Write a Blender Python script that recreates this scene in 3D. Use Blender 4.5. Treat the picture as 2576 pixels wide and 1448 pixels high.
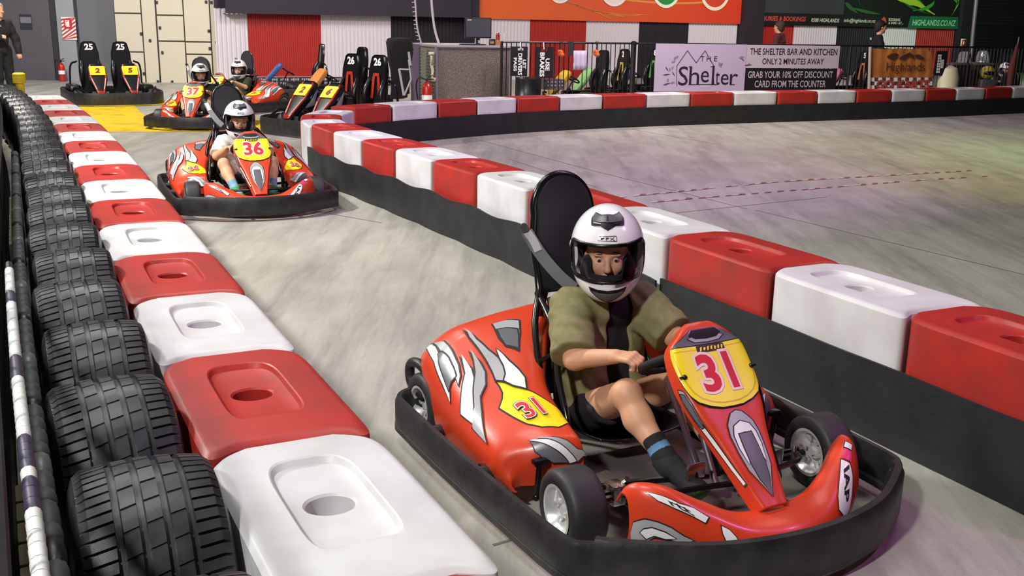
import bpy, bmesh, math, random
import numpy as np
from mathutils import Vector, Matrix, Euler
R = math.radians
for o in list(bpy.data.objects): bpy.data.objects.remove(o)
SC = bpy.context.scene
COL = SC.collection

# ---------------------------------------------------------------- camera
F_PX, CAM_H = 2600.0, 1.6
HOR_Y, ROLL = 50.0, math.atan(.018)                # horizon row at the middle column, its tilt
PITCH = math.atan2((724 - HOR_Y) * math.cos(ROLL), F_PX)
cd = bpy.data.cameras.new('camera'); cam = bpy.data.objects.new('camera', cd); COL.objects.link(cam)
cd.sensor_width = 36; cd.lens = F_PX / 2576 * 36; cd.clip_end = 200; cd.clip_start = .02
cam.matrix_world = (Matrix.Translation((0, 0, CAM_H)) @ Matrix.Rotation(R(90) - PITCH, 4, 'X') @ Matrix.Rotation(ROLL, 4, 'Z'))
SC.camera = cam

# ---------------------------------------------------------------- light and exposure
SC.view_settings.view_transform = 'Standard'; SC.view_settings.look = 'None'
SC.view_settings.gamma = 1; SC.view_settings.exposure = 0.10; SC.view_settings.use_curve_mapping = False
W = bpy.data.worlds.new('hall_air'); SC.world = W; W.use_nodes = True
W.node_tree.nodes['Background'].inputs[0].default_value = (.80, .78, .86, 1)
W.node_tree.nodes['Background'].inputs[1].default_value = .26
def area(name, loc, aim, size, power, col, spread=170, sy=None):
    l = bpy.data.lights.new(name, 'AREA'); l.energy = power; l.color = col; l.size = size; l.spread = R(spread)
    if sy: l.shape = 'RECTANGLE'; l.size_y = sy
    o = bpy.data.objects.new(name, l); COL.objects.link(o); o.location = loc
    o.rotation_euler = (Vector(aim) - Vector(loc)).to_track_quat('-Z', 'Y').to_euler(); return o
def spot(name, loc, aim, power, col, ang, blend=.7, r=.15):
    l = bpy.data.lights.new(name, 'SPOT'); l.energy = power; l.color = col; l.spot_size = R(ang); l.spot_blend = blend; l.shadow_soft_size = r
    o = bpy.data.objects.new(name, l); COL.objects.link(o); o.location = loc
    o.rotation_euler = (Vector(aim) - Vector(loc)).to_track_quat('-Z', 'Y').to_euler(); return o
# floodlights over the left fence, unseen soft fill under the roof and the coloured stage lamps over the track
area('floodlight', (-2.3, -1.0, 4.3), (.2, 3.6, .3), .35, 225, (1, .985, .94))
area('floodlight', (-5.6, 6.2, 4.6), (-1.6, 8.2, .2), .5, 440, (1, .98, .92))
area('floodlight', (-7.5, 14.5, 5.0), (-4.5, 18.0, .4), .6, 430, (1, .96, .86))
area('roof_fill', (-1.3, 3.6, 5.8), (-.6, 4.0, 0), 1.6, 75, (1, .99, .95))  # unseen fill, added to brighten the near lane floor and block tops
area('roof_fill', (-3.2, 8.5, 5.8), (-2.6, 8.8, 0), 1.6, 120, (1, .99, .95))  # second overhead fill, added for brightness farther down the lane
area('roof_fill', (-2.2, 20.5, 5.6), (-3.0, 25, 1.0), 1.2, 250, (1, .95, .88))
area('roof_fill', (-9.5, 18.5, 5.6), (-10, 24.5, 1.2), 1.2, 330, (.98, .97, 1))  # added fill that lifts the grey left end wall
area('roof_fill', (2.5, 16, 5.8), (3.5, 20.5, .8), 1.5, 420, (1, .87, .92))
area('roof_fill', (9, 25, 5.8), (9.5, 31, 1.4), 1.5, 470, (1, .93, .88))
area('roof_fill', (2.5, 6, 6.0), (2.5, 7, 0), 2.5, 60, (1, .92, .95))
spot('magenta_stage_lamp', (2.4, 10, 5.6), (.8, 11.5, 0), 620, (.78, .36, 1), 85)
spot('magenta_stage_lamp', (4.4, 3.0, 4.6), (1.2, 3.8, .5), 230, (.90, .30, .90), 46)
spot('amber_stage_lamp', (6.5, 11, 5.6), (5.5, 13.0, 0), 600, (1, .84, .34), 80)
spot('green_stage_lamp', (9.5, 10.5, 5.6), (8.9, 12.5, 0), 720, (.34, 1, .30), 70)
spot('green_stage_lamp', (14, 27, 5.2), (15.5, 36, 1.6), 1200, (.5, 1, .55), 76)
# ---------------------------------------------------------------- helpers
def lin(h):
    h = h.lstrip('#'); c = [int(h[i:i + 2], 16) / 255 for i in (0, 2, 4)]
    return tuple(x / 12.92 if x <= .04045 else ((x + .055) / 1.055) ** 2.4 for x in c) + (1,)
MATS = {}
def mat(name, hexc, rough=.5, metal=0, var=0, scale=8, bump=0, bscale=40, spec=.5, coat=0, hex2=None, emit=0, alpha=1, stretch=None, thr=None):
    if name in MATS: return MATS[name]
    m = bpy.data.materials.new(name); m.use_nodes = True; MATS[name] = m
    nt = m.node_tree; b = nt.nodes['Principled BSDF']; c = lin(hexc)
    b.inputs['Base Color'].default_value = c; b.inputs['Roughness'].default_value = rough; b.inputs['Metallic'].default_value = metal
    b.inputs['Specular IOR Level'].default_value = spec; b.inputs['Coat Weight'].default_value = coat; b.inputs['Coat Roughness'].default_value = .15
    b.inputs['Alpha'].default_value = alpha
    if emit: b.inputs['Emission Color'].default_value = c; b.inputs['Emission Strength'].default_value = emit
    def co():
        t = nt.nodes.new('ShaderNodeTexCoord')
        if not stretch: return t.outputs['Object']
        mp = nt.nodes.new('ShaderNodeMapping'); mp.inputs['Scale'].default_value = stretch; nt.links.new(t.outputs['Object'], mp.inputs[0]); return mp.outputs[0]
    if var or hex2:
        n = nt.nodes.new('ShaderNodeTexNoise'); n.inputs['Scale'].default_value = scale; n.inputs['Detail'].default_value = 5
        r = nt.nodes.new('ShaderNodeValToRGB'); nt.links.new(co(), n.inputs[0]); nt.links.new(n.outputs[0], r.inputs[0])
        c2 = lin(hex2) if hex2 else tuple(x * (1 - var) for x in c[:3]) + (1,)
        a, z = thr or (.35, .65)
        r.color_ramp.elements[0].position = a; r.color_ramp.elements[1].position = z
        r.color_ramp.elements[0].color = c2; r.color_ramp.elements[1].color = c
        nt.links.new(r.outputs[0], b.inputs['Base Color'])
    if bump:
        n = nt.nodes.new('ShaderNodeTexNoise'); n.inputs['Scale'].default_value = bscale; n.inputs['Detail'].default_value = 4
        bp = nt.nodes.new('ShaderNodeBump'); bp.inputs['Strength'].default_value = bump; bp.inputs['Distance'].default_value = .01
        nt.links.new(co(), n.inputs[0]); nt.links.new(n.outputs[0], bp.inputs['Height']); nt.links.new(bp.outputs[0], b.inputs['Normal'])
    return m
def tag(o, label=None, cat=None, group=None, kind=None):
    if label: o['label'] = label
    if cat: o['category'] = cat
    if group: o['group'] = group
    if kind: o['kind'] = kind
    return o
def thing(name, label, cat, loc=(0, 0, 0), rz=0, group=None):
    o = bpy.data.objects.new(name, None); COL.objects.link(o); o.location = loc; o.rotation_euler = (0, 0, rz); o.empty_display_size = .05
    return tag(o, label, cat, group)
def copy_tree(o, parent=None):
    c = o.copy(); COL.objects.link(c); c.parent = parent
    for ch in o.children: copy_tree(ch, c)
    return c
def frame(p, x, up=(0, 0, 1)):
    """matrix with local x along x and local z near up, origin p"""
    x = Vector(x).normalized(); y = Vector(up).cross(x).normalized(); z = x.cross(y)
    return Matrix(((x.x, y.x, z.x, p[0]), (x.y, y.y, z.y, p[1]), (x.z, y.z, z.z, p[2]), (0, 0, 0, 1)))
def catmull(P, n):
    """n samples per span through the points P (numpy rows)"""
    P = np.array(P, float); Q = np.vstack([2 * P[0] - P[1], P, 2 * P[-1] - P[-2]]); out = []
    for i in range(1, len(Q) - 2):
        for t in np.linspace(0, 1, n, endpoint=False):
            a, b, c, d = Q[i - 1], Q[i], Q[i + 1], Q[i + 2]
            out.append(.5 * (2 * b + (c - a) * t + (2 * a - 5 * b + 4 * c - d) * t * t + (3 * b - a - 3 * c + d) * t ** 3))
    out.append(P[-1]); return np.array(out)
class MB:
    def __init__(s, m=None): s.bm = bmesh.new(); s.mats = []; s.i = 0; (s.use(m) if m else 0)
    def use(s, m):
        if m not in s.mats: s.mats.append(m)
        s.i = s.mats.index(m); return s
    def faces(s, V, Fs, M=None):
        vs = [s.bm.verts.new(M @ Vector(v) if M else v) for v in V]
        for f in Fs:
            try: g = s.bm.faces.new([vs[k] for k in f]); g.material_index = s.i; g.smooth = True
            except ValueError: pass
        return vs
    def box(s, c, size, M=None, bev=0, rz=0):
        t = bmesh.new(); bmesh.ops.create_cube(t, size=1)
        bmesh.ops.scale(t, vec=size, verts=t.verts)
        if bev: bmesh.ops.bevel(t, geom=t.edges[:], offset=bev, segments=2, affect='EDGES', profile=.6)
        T = Matrix.Translation(c) @ Matrix.Rotation(rz, 4, 'Z'); T = M @ T if M else T
        s.merge(t, T); return s
    def merge(s, t, T=None):
        if T: bmesh.ops.transform(t, matrix=T, verts=t.verts)
        mp = {v: s.bm.verts.new(v.co) for v in t.verts}
        for f in t.faces:
            try: g = s.bm.faces.new([mp[v] for v in f.verts]); g.material_index = s.i; g.smooth = True
            except ValueError: pass
        t.free()
    def mesh(s, me, T=None):
        t = bmesh.new(); t.from_mesh(me); s.merge(t, T); return s
    def loft(s, rings, close=True, cap0=False, cap1=False, loop=False):
        n = len(rings[0]); V = [p for r in rings for p in r]; Fs = []; m = len(rings)
        for i in range(m if loop else m - 1):
            for j in range(n if close else n - 1):
                a, b = i * n + j, i * n + (j + 1) % n; k = (i + 1) % m
                Fs.append((a, b, k * n + (j + 1) % n, k * n + j))
        if cap0: Fs.append(tuple(range(n))[::-1])
        if cap1: Fs.append(tuple((m - 1) * n + j for j in range(n)))
        s.faces(V, Fs); return s
    def tube(s, pts, r, seg=10, cap=True, loop=False, smooth=0, sx=1):
        pts = np.array(pts, float)
        rr = list(r) if hasattr(r, '__len__') else None
        if smooth:
            if rr: rr = list(np.interp(np.linspace(0, len(rr) - 1, (len(pts) - 1) * smooth + 1), range(len(rr)), rr))
            pts = catmull(pts, smooth)
        n = len(pts); rings = []; up = None
        for i in range(n):
            if loop: d = pts[(i + 1) % n] - pts[i - 1]
            else: d = pts[min(i + 1, n - 1)] - pts[max(i - 1, 0)]
            d = Vector(d).normalized()
            if up is None: up = Vector((0, 0, 1)) if abs(d.z) < .9 else Vector((1, 0, 0))
            x = up.cross(d).normalized(); up = d.cross(x).normalized(); q = rr[i] if rr else r
            rings.append([Vector(pts[i]) + (x * math.cos(2 * math.pi * k / seg) * sx + up * math.sin(2 * math.pi * k / seg)) * q for k in range(seg)])
        s.loft(rings, True, cap and not loop, cap and not loop, loop); return s
    def cyl(s, p0, p1, r, r1=None, seg=16):
        s.tube([p0, p1], [r, r if r1 is None else r1], seg); return s
    def lathe(s, prof, seg=32, M=None, loop=False, cap=True):
        """profile (radius, height) turned about local z"""
        rings = [[(M @ Vector((r * math.cos(2 * math.pi * k / seg), r * math.sin(2 * math.pi * k / seg), z)) if M else Vector((r * math.cos(2 * math.pi * k / seg), r * math.sin(2 * math.pi * k / seg), z))) for k in range(seg)] for r, z in prof]
        s.loft(rings, True, cap and not loop and prof[0][0] > 1e-5, cap and not loop and prof[-1][0] > 1e-5, loop); return s
    def ball(s, c, r, seg=16, M=None, sc=(1, 1, 1)):
        t = bmesh.new(); bmesh.ops.create_uvsphere(t, u_segments=seg, v_segments=max(6, seg // 2), radius=r)
        T = Matrix.Translation(c) @ Matrix.Diagonal((*sc, 1)); s.merge(t, M @ T if M else T); return s
    def strip(s, path, w, h, M=None, smooth=6):
        """bar with a rounded rectangular section w (sideways) x h (up) along a flat path of (x, y, z centre)"""
        P = catmull(path, smooth) if smooth else np.array(path, float); rings = []
        for i in range(len(P)):
            d = P[min(i + 1, len(P) - 1)] - P[max(i - 1, 0)]; d = Vector((d[0], d[1], 0)).normalized(); nx = Vector((d.y, -d.x, 0)); ring = []
            for a, b in ((-.5, -.35), (-.25, -.5), (.25, -.5), (.5, -.35), (.5, .35), (.25, .5), (-.25, .5), (-.5, .35)):
                ring.append(Vector(P[i]) + nx * a * w + Vector((0, 0, b * h)))
            rings.append([M @ q for q in ring] if M else ring)
        s.loft(rings, True, True, True); return s
    def prism(s, poly, z0, z1, M=None, bev=0):
        t = bmesh.new(); vs = [t.verts.new((x, y, z0)) for x, y in poly]; f = t.faces.new(vs)
        if f.normal.z > 0: bmesh.ops.reverse_faces(t, faces=[f])
        g = bmesh.ops.extrude_face_region(t, geom=[f]); nv = [e for e in g['geom'] if isinstance(e, bmesh.types.BMVert)]
        bmesh.ops.translate(t, vec=(0, 0, z1 - z0), verts=nv)
        if bev:
            es = [e for e in t.edges if abs(e.verts[0].co.z - e.verts[1].co.z) < 1e-6 and abs(e.verts[0].co.z - z1) < 1e-6]
            bmesh.ops.bevel(t, geom=es, offset=bev, segments=2, affect='EDGES')
        bmesh.ops.recalc_face_normals(t, faces=t.faces); s.merge(t, M); return s
    def text(s, txt, size, M, bold=0, shear=0, ext=.001, align='CENTER', sx=1, space=1):
        c = bpy.data.curves.new('t', 'FONT'); c.body = txt; c.size = size; c.align_x = align; c.align_y = 'CENTER'; c.offset = bold
        c.shear = shear; c.extrude = ext; c.resolution_u = 3; c.space_character = space
        o = bpy.data.objects.new('t', c); COL.objects.link(o)
        dg = bpy.context.evaluated_depsgraph_get(); me = bpy.data.meshes.new_from_object(o.evaluated_get(dg))
        bpy.data.objects.remove(o); s.mesh(me, M @ Matrix.Diagonal((sx, 1, 1, 1))); bpy.data.meshes.remove(me); return s
    def build(s, name, parent=None, label=None, ang=40, fix=True):
        if fix: bmesh.ops.recalc_face_normals(s.bm, faces=s.bm.faces)
        me = bpy.data.meshes.new(name); s.bm.to_mesh(me); s.bm.free()
        for m in s.mats: me.materials.append(m)
        me.set_sharp_from_angle(angle=R(ang))
        o = bpy.data.objects.new(name, me); COL.objects.link(o); o.parent = parent
        if label: o['label'] = label
        return o
def G(px, py, z=0.0):
    """the point at height z that the photograph shows at a pixel"""
    x, y = px - 1288, py - 724; c, s_ = math.cos(ROLL), math.sin(ROLL)
    xl, yl = x * c + y * s_, -x * s_ + y * c
    d = Vector((xl, F_PX * math.cos(PITCH) - yl * math.sin(PITCH), -(F_PX * math.sin(PITCH) + yl * math.cos(PITCH))))
    return d, (z - CAM_H) / d.z
def at(px, py, z=0.0):
    d, t = G(px, py, z); return Vector((d.x * t, d.y * t, z))
def deep(px, py, Y):
    d, t = G(px, py, 0); t = Y / d.y; return Vector((d.x * t, Y, CAM_H + d.z * t))
def online(px, py, A, B):
    """the point above the floor line A-B that the photograph shows at a pixel"""
    d, t = G(px, py, 0); ax, ay = B[0] - A[0], B[1] - A[1]
    t = (A[0] * ay - A[1] * ax) / (d.x * ay - d.y * ax); return Vector((d.x * t, d.y * t, CAM_H + d.z * t))
# ---------------------------------------------------------------- materials of the place
M_RED = mat('barrier_red', '#b42a22', .45, hex2='#9c2c26', scale=5)
M_WHITE = mat('barrier_white', '#d6d6d8', .45, hex2='#c2bfc0', scale=3, thr=(.25, .5))
M_RUB = mat('rubber_belt', '#212327', .6, hex2='#17181b', scale=7, bump=.25, bscale=30)
M_TYRE = mat('tyre_rubber', '#3d3d42', .38, hex2='#26262a', scale=9, bump=.05, bscale=420)
M_BLACK = mat('black_plastic', '#141416', .38)
M_MBLACK = mat('matt_black', '#101012', .75)
M_STEEL = mat('bright_steel', '#c8c8c6', .25, 1)
M_GREY = mat('grey_steel', '#8a8c8e', .4, .6)
M_TXTW = mat('white_print', '#f2f0f2', .6)
M_TXTK = mat('black_print', '#17141a', .6)
M_YEL = mat('yellow_plate', '#fae01c', .4)
M_REDP = mat('red_print', '#d2242b', .5)
# ---------------------------------------------------------------- floor
def floor_material():
    m = bpy.data.materials.new('polished_concrete'); m.use_nodes = True; nt = m.node_tree; N = nt.nodes; L = nt.links; b = N['Principled BSDF']
    tc = N.new('ShaderNodeTexCoord')
    def noise(scale, stretch=(1, 1, 1), rot=0, detail=6, rough=.6):
        mp = N.new('ShaderNodeMapping'); mp.inputs['Scale'].default_value = stretch; mp.inputs['Rotation'].default_value = (0, 0, rot)
        n = N.new('ShaderNodeTexNoise'); n.inputs['Scale'].default_value = scale; n.inputs['Detail'].default_value = detail; n.inputs['Roughness'].default_value = rough
        L.new(tc.outputs['Object'], mp.inputs[0]); L.new(mp.outputs[0], n.inputs[0]); return n.outputs[0]
    def ramp(s, a, z, ca, cz):
        r = N.new('ShaderNodeValToRGB'); e = r.color_ramp.elements; e[0].position = a; e[1].position = z; e[0].color = ca; e[1].color = cz; L.new(s, r.inputs[0]); return r.outputs[0]
    def mul(a, c, f=1):
        x = N.new('ShaderNodeMix'); x.data_type = 'RGBA'; x.blend_type = 'MULTIPLY'; x.inputs[0].default_value = f; L.new(a, x.inputs[6]); L.new(c, x.inputs[7]); return x.outputs[2]
    base = ramp(noise(.55, detail=4), .3, .7, lin('#b2b0a6'), lin('#c4c2b8'))
    c = mul(base, ramp(noise(3.2, (1, .35, 1), R(-28)), .32, .6, (.84, .84, .84, 1), (1, 1, 1, 1)))
    c = mul(c, ramp(noise(3.2, (1, .08, 1), R(-62), 9, .75), .36, .52, (.62, .62, .63, 1), (1, 1, 1, 1)), .7)     # tyre rub in the driving line
    c = mul(c, ramp(noise(1.5, (1, .22, 1), R(-38), 9, .75), .40, .55, (.70, .69, .69, 1), (1, 1, 1, 1)), .55)
    c = mul(c, ramp(noise(60, detail=2), .3, .7, (.90, .90, .90, 1), (1, 1, 1, 1)))
    L.new(c, b.inputs['Base Color'])
    L.new(ramp(noise(2.5), .3, .7, (.30, .30, .30, 1), (.48, .48, .48, 1)), b.inputs['Roughness'])
    b.inputs['Specular IOR Level'].default_value = .45
    return m
mb = MB(floor_material()); mb.faces([(-30, -8, 0), (40, -8, 0), (40, 60, 0), (-30, 60, 0)], [(0, 1, 2, 3)])
tag(mb.build('floor'), kind='structure')
def painted(pixels, m, name, z=.003):
    mb = MB(m); P = [at(x, y, z) for x, y in pixels]; mb.faces(P, [tuple(range(len(P)))]); o = mb.build(name, fix=False)
    if o.data.polygons[0].normal.z < 0: o.data.flip_normals()
    return o
M_PAINTY = mat('floor_yellow', '#dcba1e', .5, hex2='#b89a22', scale=3, thr=(.3, .5))
t = [painted([(188, 256), (333, 261), (376, 302), (560, 301), (690, 299), (690, 328), (520, 331), (264, 332)], M_PAINTY, 'floor_marking'),
     painted([(333, 261), (345, 265.5), (420, 264), (860, 262), (850, 251), (420, 256), (300, 256.5)], M_PAINTY, 'floor_marking')]
tag(t[0], 'broad yellow paint on the concrete between left barrier and the nearest kart row', 'floor marking')
tag(t[1], 'thin yellow painted band on the concrete in front of the parked double karts', 'floor marking')
M_JOINT = mat('floor_joint', '#6c6a66', .7)
def joint(a, b, w=.012, z=.0015):
    A, B = at(*a, z), at(*b, z); d = (B - A).normalized(); n = Vector((-d.y, d.x, 0)) * w / 2
    mb = MB(M_JOINT); mb.faces([A - n, B - n, B + n, A + n], [(0, 1, 2, 3)]); tag(mb.build('trim_1', fix=False), kind='structure')
for a, b in (((1180, 345), (1500, 431)), ((1500, 431), (1880, 525)), ((1900, 528), (2576, 690)), ((1280, 400), (1500, 470)), ((1700, 535), (2080, 495)), ((1580, 323), (1800, 362)), ((2370, 290), (2576, 298)),
             ((790, 530), (960, 560)), ((1240, 1370), (1420, 1318))): joint(a, b)
M_TAPEW, M_TAPER = mat('tape_white', '#b9b0aa', .6), mat('tape_red', '#8f5a56', .6)
def tape(P, name, label, n, w=.036):
    mb = MB(); pts = [at(x, y, .004) for x, y in P]; c = catmull([tuple(p) for p in pts], 12); rnd = random.Random(n)
    d = np.r_[0, np.cumsum(np.linalg.norm(np.diff(c, axis=0), axis=1))]
    q = [np.array([np.interp(s, d, c[:, k]) for k in range(3)]) for s in np.linspace(0, d[-1], n + 1)]
    for i in range(n):
        a, b = Vector(q[i]), Vector(q[i + 1]); e = (b - a).normalized(); v = Vector((-e.y, e.x, 0)) * w / 2; sk = e * .05
        if rnd.random() < .28: continue
        mb.use(M_TAPER if i % 2 else M_TAPEW); h = Vector((0, 0, .003 + .012 * rnd.random()))
        mb.faces([a - v, b - v, b + v + sk, a + v + sk, (a + b) / 2 + h], [(0, 1, 4), (1, 2, 4), (2, 3, 4), (3, 0, 4)])
    return tag(mb.build(name, fix=False), label, 'tape')
tape([(1553, 496), (1700, 482), (1960, 457), (2300, 437), (2440, 429)], 'hazard_tape', 'upper strand of red and white tape stuck across the grey track floor', 60)
tape([(1632, 509), (1800, 494), (2100, 470), (2300, 454), (2480, 443)], 'hazard_tape', 'lower strand of red and white tape stuck across the grey track floor', 56)

# ---------------------------------------------------------------- plastic barrier blocks
def ringpt(k, n, p):
    a = 2 * math.pi * (k + .5) / n; c, s_ = math.cos(a), math.sin(a)
    return math.copysign(abs(c) ** (2 / p), c), math.copysign(abs(s_) ** (2 / p), s_)
def block_mesh(L, w, h, m, seed, bulge=.10, M=None):
    """water barrier block: local x runs from the hollow end (0) to the rounded end (L), y across, hollow pan with a hole on top"""
    rnd = random.Random(seed); mb = MB(m); n = 64
    def ring(sx, sy, z, p, curve=1.0):
        out = []
        for k in range(n):
            u, v = ringpt(k, n, p); out.append(Vector((L / 2 + u * sx * L / 2 + curve * bulge * (1 - (v * sy) ** 2), v * sy * w / 2, z)))
        return out
    hole = lambda z, r: [Vector((L / 2 + bulge + math.cos(2 * math.pi * (k + .5) / n) * r * .9, math.sin(2 * math.pi * (k + .5) / n) * r, z)) for k in range(n)]
    e, f = 1 - .012 / L * 2, 1 - .012 / w * 2
    rings = [hole(h - .26, .03), hole(h - .25, .058), hole(h - .030, .060), hole(h - .024, .066),
             ring(.50, .40, h - .022, 5), ring(.565, .445, h - .017, 5), ring(.595, .47, h - .003, 5), ring(.612, .486, h, 5), ring(.64, .51, h, 5), ring(.78, .70, h, 6.5), ring(e - .045, f - .07, h, 9), ring(e - .02, f - .03, h - .0005, 10), ring(e, f, h - .004, 11), ring(1 - .004, 1 - .006, h - .014, 12), ring(1, 1, h - .03, 12), ring(1, 1.0, h * .5, 12), ring(1, 1.0, 0.0, 12)]
    mb.loft(rings, True, True, True)
    return mb
ORD = 'nearest second third fourth fifth sixth seventh eighth ninth tenth eleventh twelfth thirteenth fourteenth fifteenth sixteenth seventeenth eighteenth'.split()
def block(A, B, side, h, white, label, group, w=.46, seed=0):
    """A near end and B far end of its track-side upper edge; side +1 when the body lies to the left of A->B"""
    A, B = Vector((*A[:2], 0)), Vector((*B[:2], 0)); d = B - A; L = d.length; nx = Vector((-d.y, d.x, 0)).normalized()
    o = block_mesh(L * .985, w, h, M_WHITE if white else M_RED, seed).build('barrier_block', ang=24)
    o.location = A + d.normalized() * L * .008 + nx * side * w / 2; o.rotation_euler = (0, 0, math.atan2(d.y, d.x))
    return tag(o, label, 'barrier', group)
LB = [(0.011, 1.906), (-0.358, 2.632), (-0.721, 3.362), (-1.079, 4.094), (-1.433, 4.828), (-1.784, 5.563), (-2.133, 6.3), (-2.482, 7.036), (-2.831, 7.772), (-3.183, 8.507), (-3.538, 9.241), (-3.897, 9.972), (-4.262, 10.701), (-4.634, 11.426), (-5.013, 12.147), (-5.401, 12.864), (-5.798, 13.575), (-6.205, 14.281)]
block((.378, 1.178), LB[0], 1, .5, False, 'red barrier block cut by the bottom edge, beside the nearest tyre', 'left barrier blocks', seed=99)
for i in range(17):
    wh = i % 2 == 0
    block(LB[i], LB[i + 1], 1, .5, wh, f'{"white" if wh else "red"} barrier block along the tyre row, {ORD[i // 2]} of its colour from the camera', 'left barrier blocks', seed=i)
NR = [(-2.1, 10.66), (-1.76, 9.98), (-1.39, 9.33), (-1.015, 8.68), (-0.645, 8.02), (-0.28, 7.35), (0.085, 6.66), (.44, 5.94), (0.79, 5.21), (1.16, 4.49), (1.51, 3.78), (1.86, 3.06)]
for i in range(len(NR) - 1):
    wh = i in (1, 3, 5, 7, 9); j = (10 - i) // 2 + (0 if not wh else 0)
    block(NR[i + 1], NR[i], -1, .53, wh, f'{"white" if wh else "red"} barrier block along the right of the lane, {ORD[j]} of its colour from the camera', 'lane divider blocks', seed=30 + i)
# the tip of the divider and the long far run
TIP = [(-2.13, 10.72), (-2.36, 11.42), (-2.47, 12.05), (-2.40, 12.72)]
for i in range(3):
    wh = i != 1
    block(TIP[i], TIP[i + 1], -1, .5, wh, ['white barrier block at the tip of the lane divider', 'red barrier block at the bend of the divider tip', 'white barrier block behind the divider tip'][i], 'divider tip blocks', seed=50 + i)
FR = [(-2.02, 13.02), (-1.60, 13.56), (-1.05, 14.18), (-.54, 14.7), (.02, 15.19), (.66, 15.67), (1.34, 16.11), (2.06, 16.52), (2.82, 16.93), (3.6, 17.31), (4.41, 17.7), (5.2, 18.07), (5.98, 18.43), (6.73, 18.79), (7.48, 19.17), (8.2, 19.56), (8.93, 19.98), (9.65, 20.42), (10.4, 20.86)]
FL = ['beside the divider tip', 'in front of the double kart', 'in front of the counter corner', 'under the counter front', 'under the right counter end', 'in front of the barrel', 'in front of the yellow kart nose', 'in front of the black parked karts', 'under the left half of the lettered board',
      'under the middle of the lettered board', 'under the right half of the lettered board', 'left of the orange cloth banner', 'under the orange cloth banner left end', 'under the orange cloth banner right end', 'in front of the white tub', 'in front of the dark bins', 'in front of the helmeted drivers', 'at the right edge of the photo']
for i in range(18):
    wh = i % 2 == 1
    block(FR[i], FR[i + 1], 1, .5, wh, f'{"white" if wh else "red"} far barrier block {FL[i]}', 'far barrier blocks', seed=60 + i)
# rubber belts along the foot of the blocks
def belt(P, h, name, label, side, wave=0, t=.012, n=14, seed=1):
    c = catmull(P, n); rnd = random.Random(seed); rings = []; s0 = 0
    for i in range(len(c)):
        d = c[min(i + 1, len(c) - 1)] - c[max(i - 1, 0)]; d /= np.linalg.norm(d); nx = np.array([-d[1], d[0]]) * side
        if i: s0 += np.linalg.norm(c[i] - c[i - 1])
        a = .014 + wave * (.012 + .020 * abs(math.sin(s0 * math.pi / .72)) ** .6); b = .014 + wave * .018 * abs(math.sin(s0 * math.pi / .72 + .3))
        hh = h + wave * (.012 * math.sin(s0 * 8.6) - .006)
        pa, pb = c[i] + nx * a, c[i] + nx * b; qa, qb = pa + nx * t, pb + nx * t
        rings.append([(pb[0], pb[1], .002), (pa[0], pa[1], hh), (qa[0], qa[1], hh), (qb[0], qb[1], .002)])
    mb = MB(M_RUB); mb.loft(rings, True, True, True); return tag(mb.build(name, ang=30), label, 'rubber belt')
belt(NR[:9], .31, 'rubber_belt', 'wavy black rubber belt along the foot of the lane divider, behind the front kart', -1, wave=1)
belt(NR[8:], .32, 'rubber_belt', 'smooth black rubber belt along the near end of the lane divider', -1, wave=.15)
belt(FR, .30, 'rubber_belt', 'long black rubber belt along the foot of the far barrier', -1, wave=.1)

# ---------------------------------------------------------------- car tyres in a row
def tyre_mesh(RO=.305, wd=.33):
    mb = MB(M_TYRE); pitch = 64; hw = wd / 2
    xs = []                                                          # across: (offset, groove depth kind)
    gro = [-.074, -.025, .025, .074]; gw = .0075
    lines = sorted([-.132, -.115, -.095, .132, .115, .095] + [g + q for g in gro for q in (-gw - .001, -gw + .001, gw - .001, gw + .001)])
    def crown(x): return RO - .012 * (x / .132) ** 2
    ang = []
    for k in range(pitch):
        a = 2 * math.pi / pitch; ang += [k * a, k * a + .76 * a, k * a + .79 * a, k * a + .97 * a]
    rows = []
    for x in lines:
        ing = any(abs(x - g) < gw for g in gro); sh = abs(x) > .081; row = []
        for i, t in enumerate(ang):
            slot = i % 4 >= 2; tt = t + (.5 * abs(x) * (1 if x > 0 else -1) if sh else .9 * x)
            r = crown(x) - (.0115 if ing else 0) - (.0095 if (slot and sh) else (.004 if slot and int(i / 4) % 2 == 0 and not ing else 0))
            row.append((r * math.cos(tt), x, r * math.sin(tt)))
        rows.append(row)
    side = []
    for r, x in ((RO - .026, .150), (RO - .055, .160), (RO - .085, .164), (RO - .105, .155), (RO - .118, .135), (RO - .112, .115), (RO - .06, .13)):
        side.append((r, x))
    def sring(r, x): return [(r * math.cos(t + .5 * .118 * (1 if x > 0 else -1)), x, r * math.sin(t + .5 * .118 * (1 if x > 0 else -1))) for t in ang]
    rings = [sring(r, -x) for r, x in side[::-1]] + rows + [sring(r, x) for r, x in side]
    mb.loft(rings, True, False, False); return mb
tm = tyre_mesh().build('tyre', ang=25)
def offs(P, o):
    c = catmull(P, 10); out = []
    for i in range(len(c)):
        d = c[min(i + 1, len(c) - 1)] - c[max(i - 1, 0)]; d /= np.linalg.norm(d); out.append(c[i] + np.array([-d[1], d[0]]) * o)
    return np.array(out)
def along(c, s):
    d = np.r_[0, np.cumsum(np.linalg.norm(np.diff(c, axis=0), axis=1))]
    p = np.array([np.interp(s, d, c[:, k]) for k in (0, 1)]); q = np.array([np.interp(s + .05, d, c[:, k]) for k in (0, 1)]); return p, math.atan2(*(q - p)[::-1])
LBX = [(.755, .45), (.378, 1.178)] + LB + [(-6.63, 15.0)]
tc_ = offs(LBX, .640); rnd = random.Random(4); k = 0; s_ = .06
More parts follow.
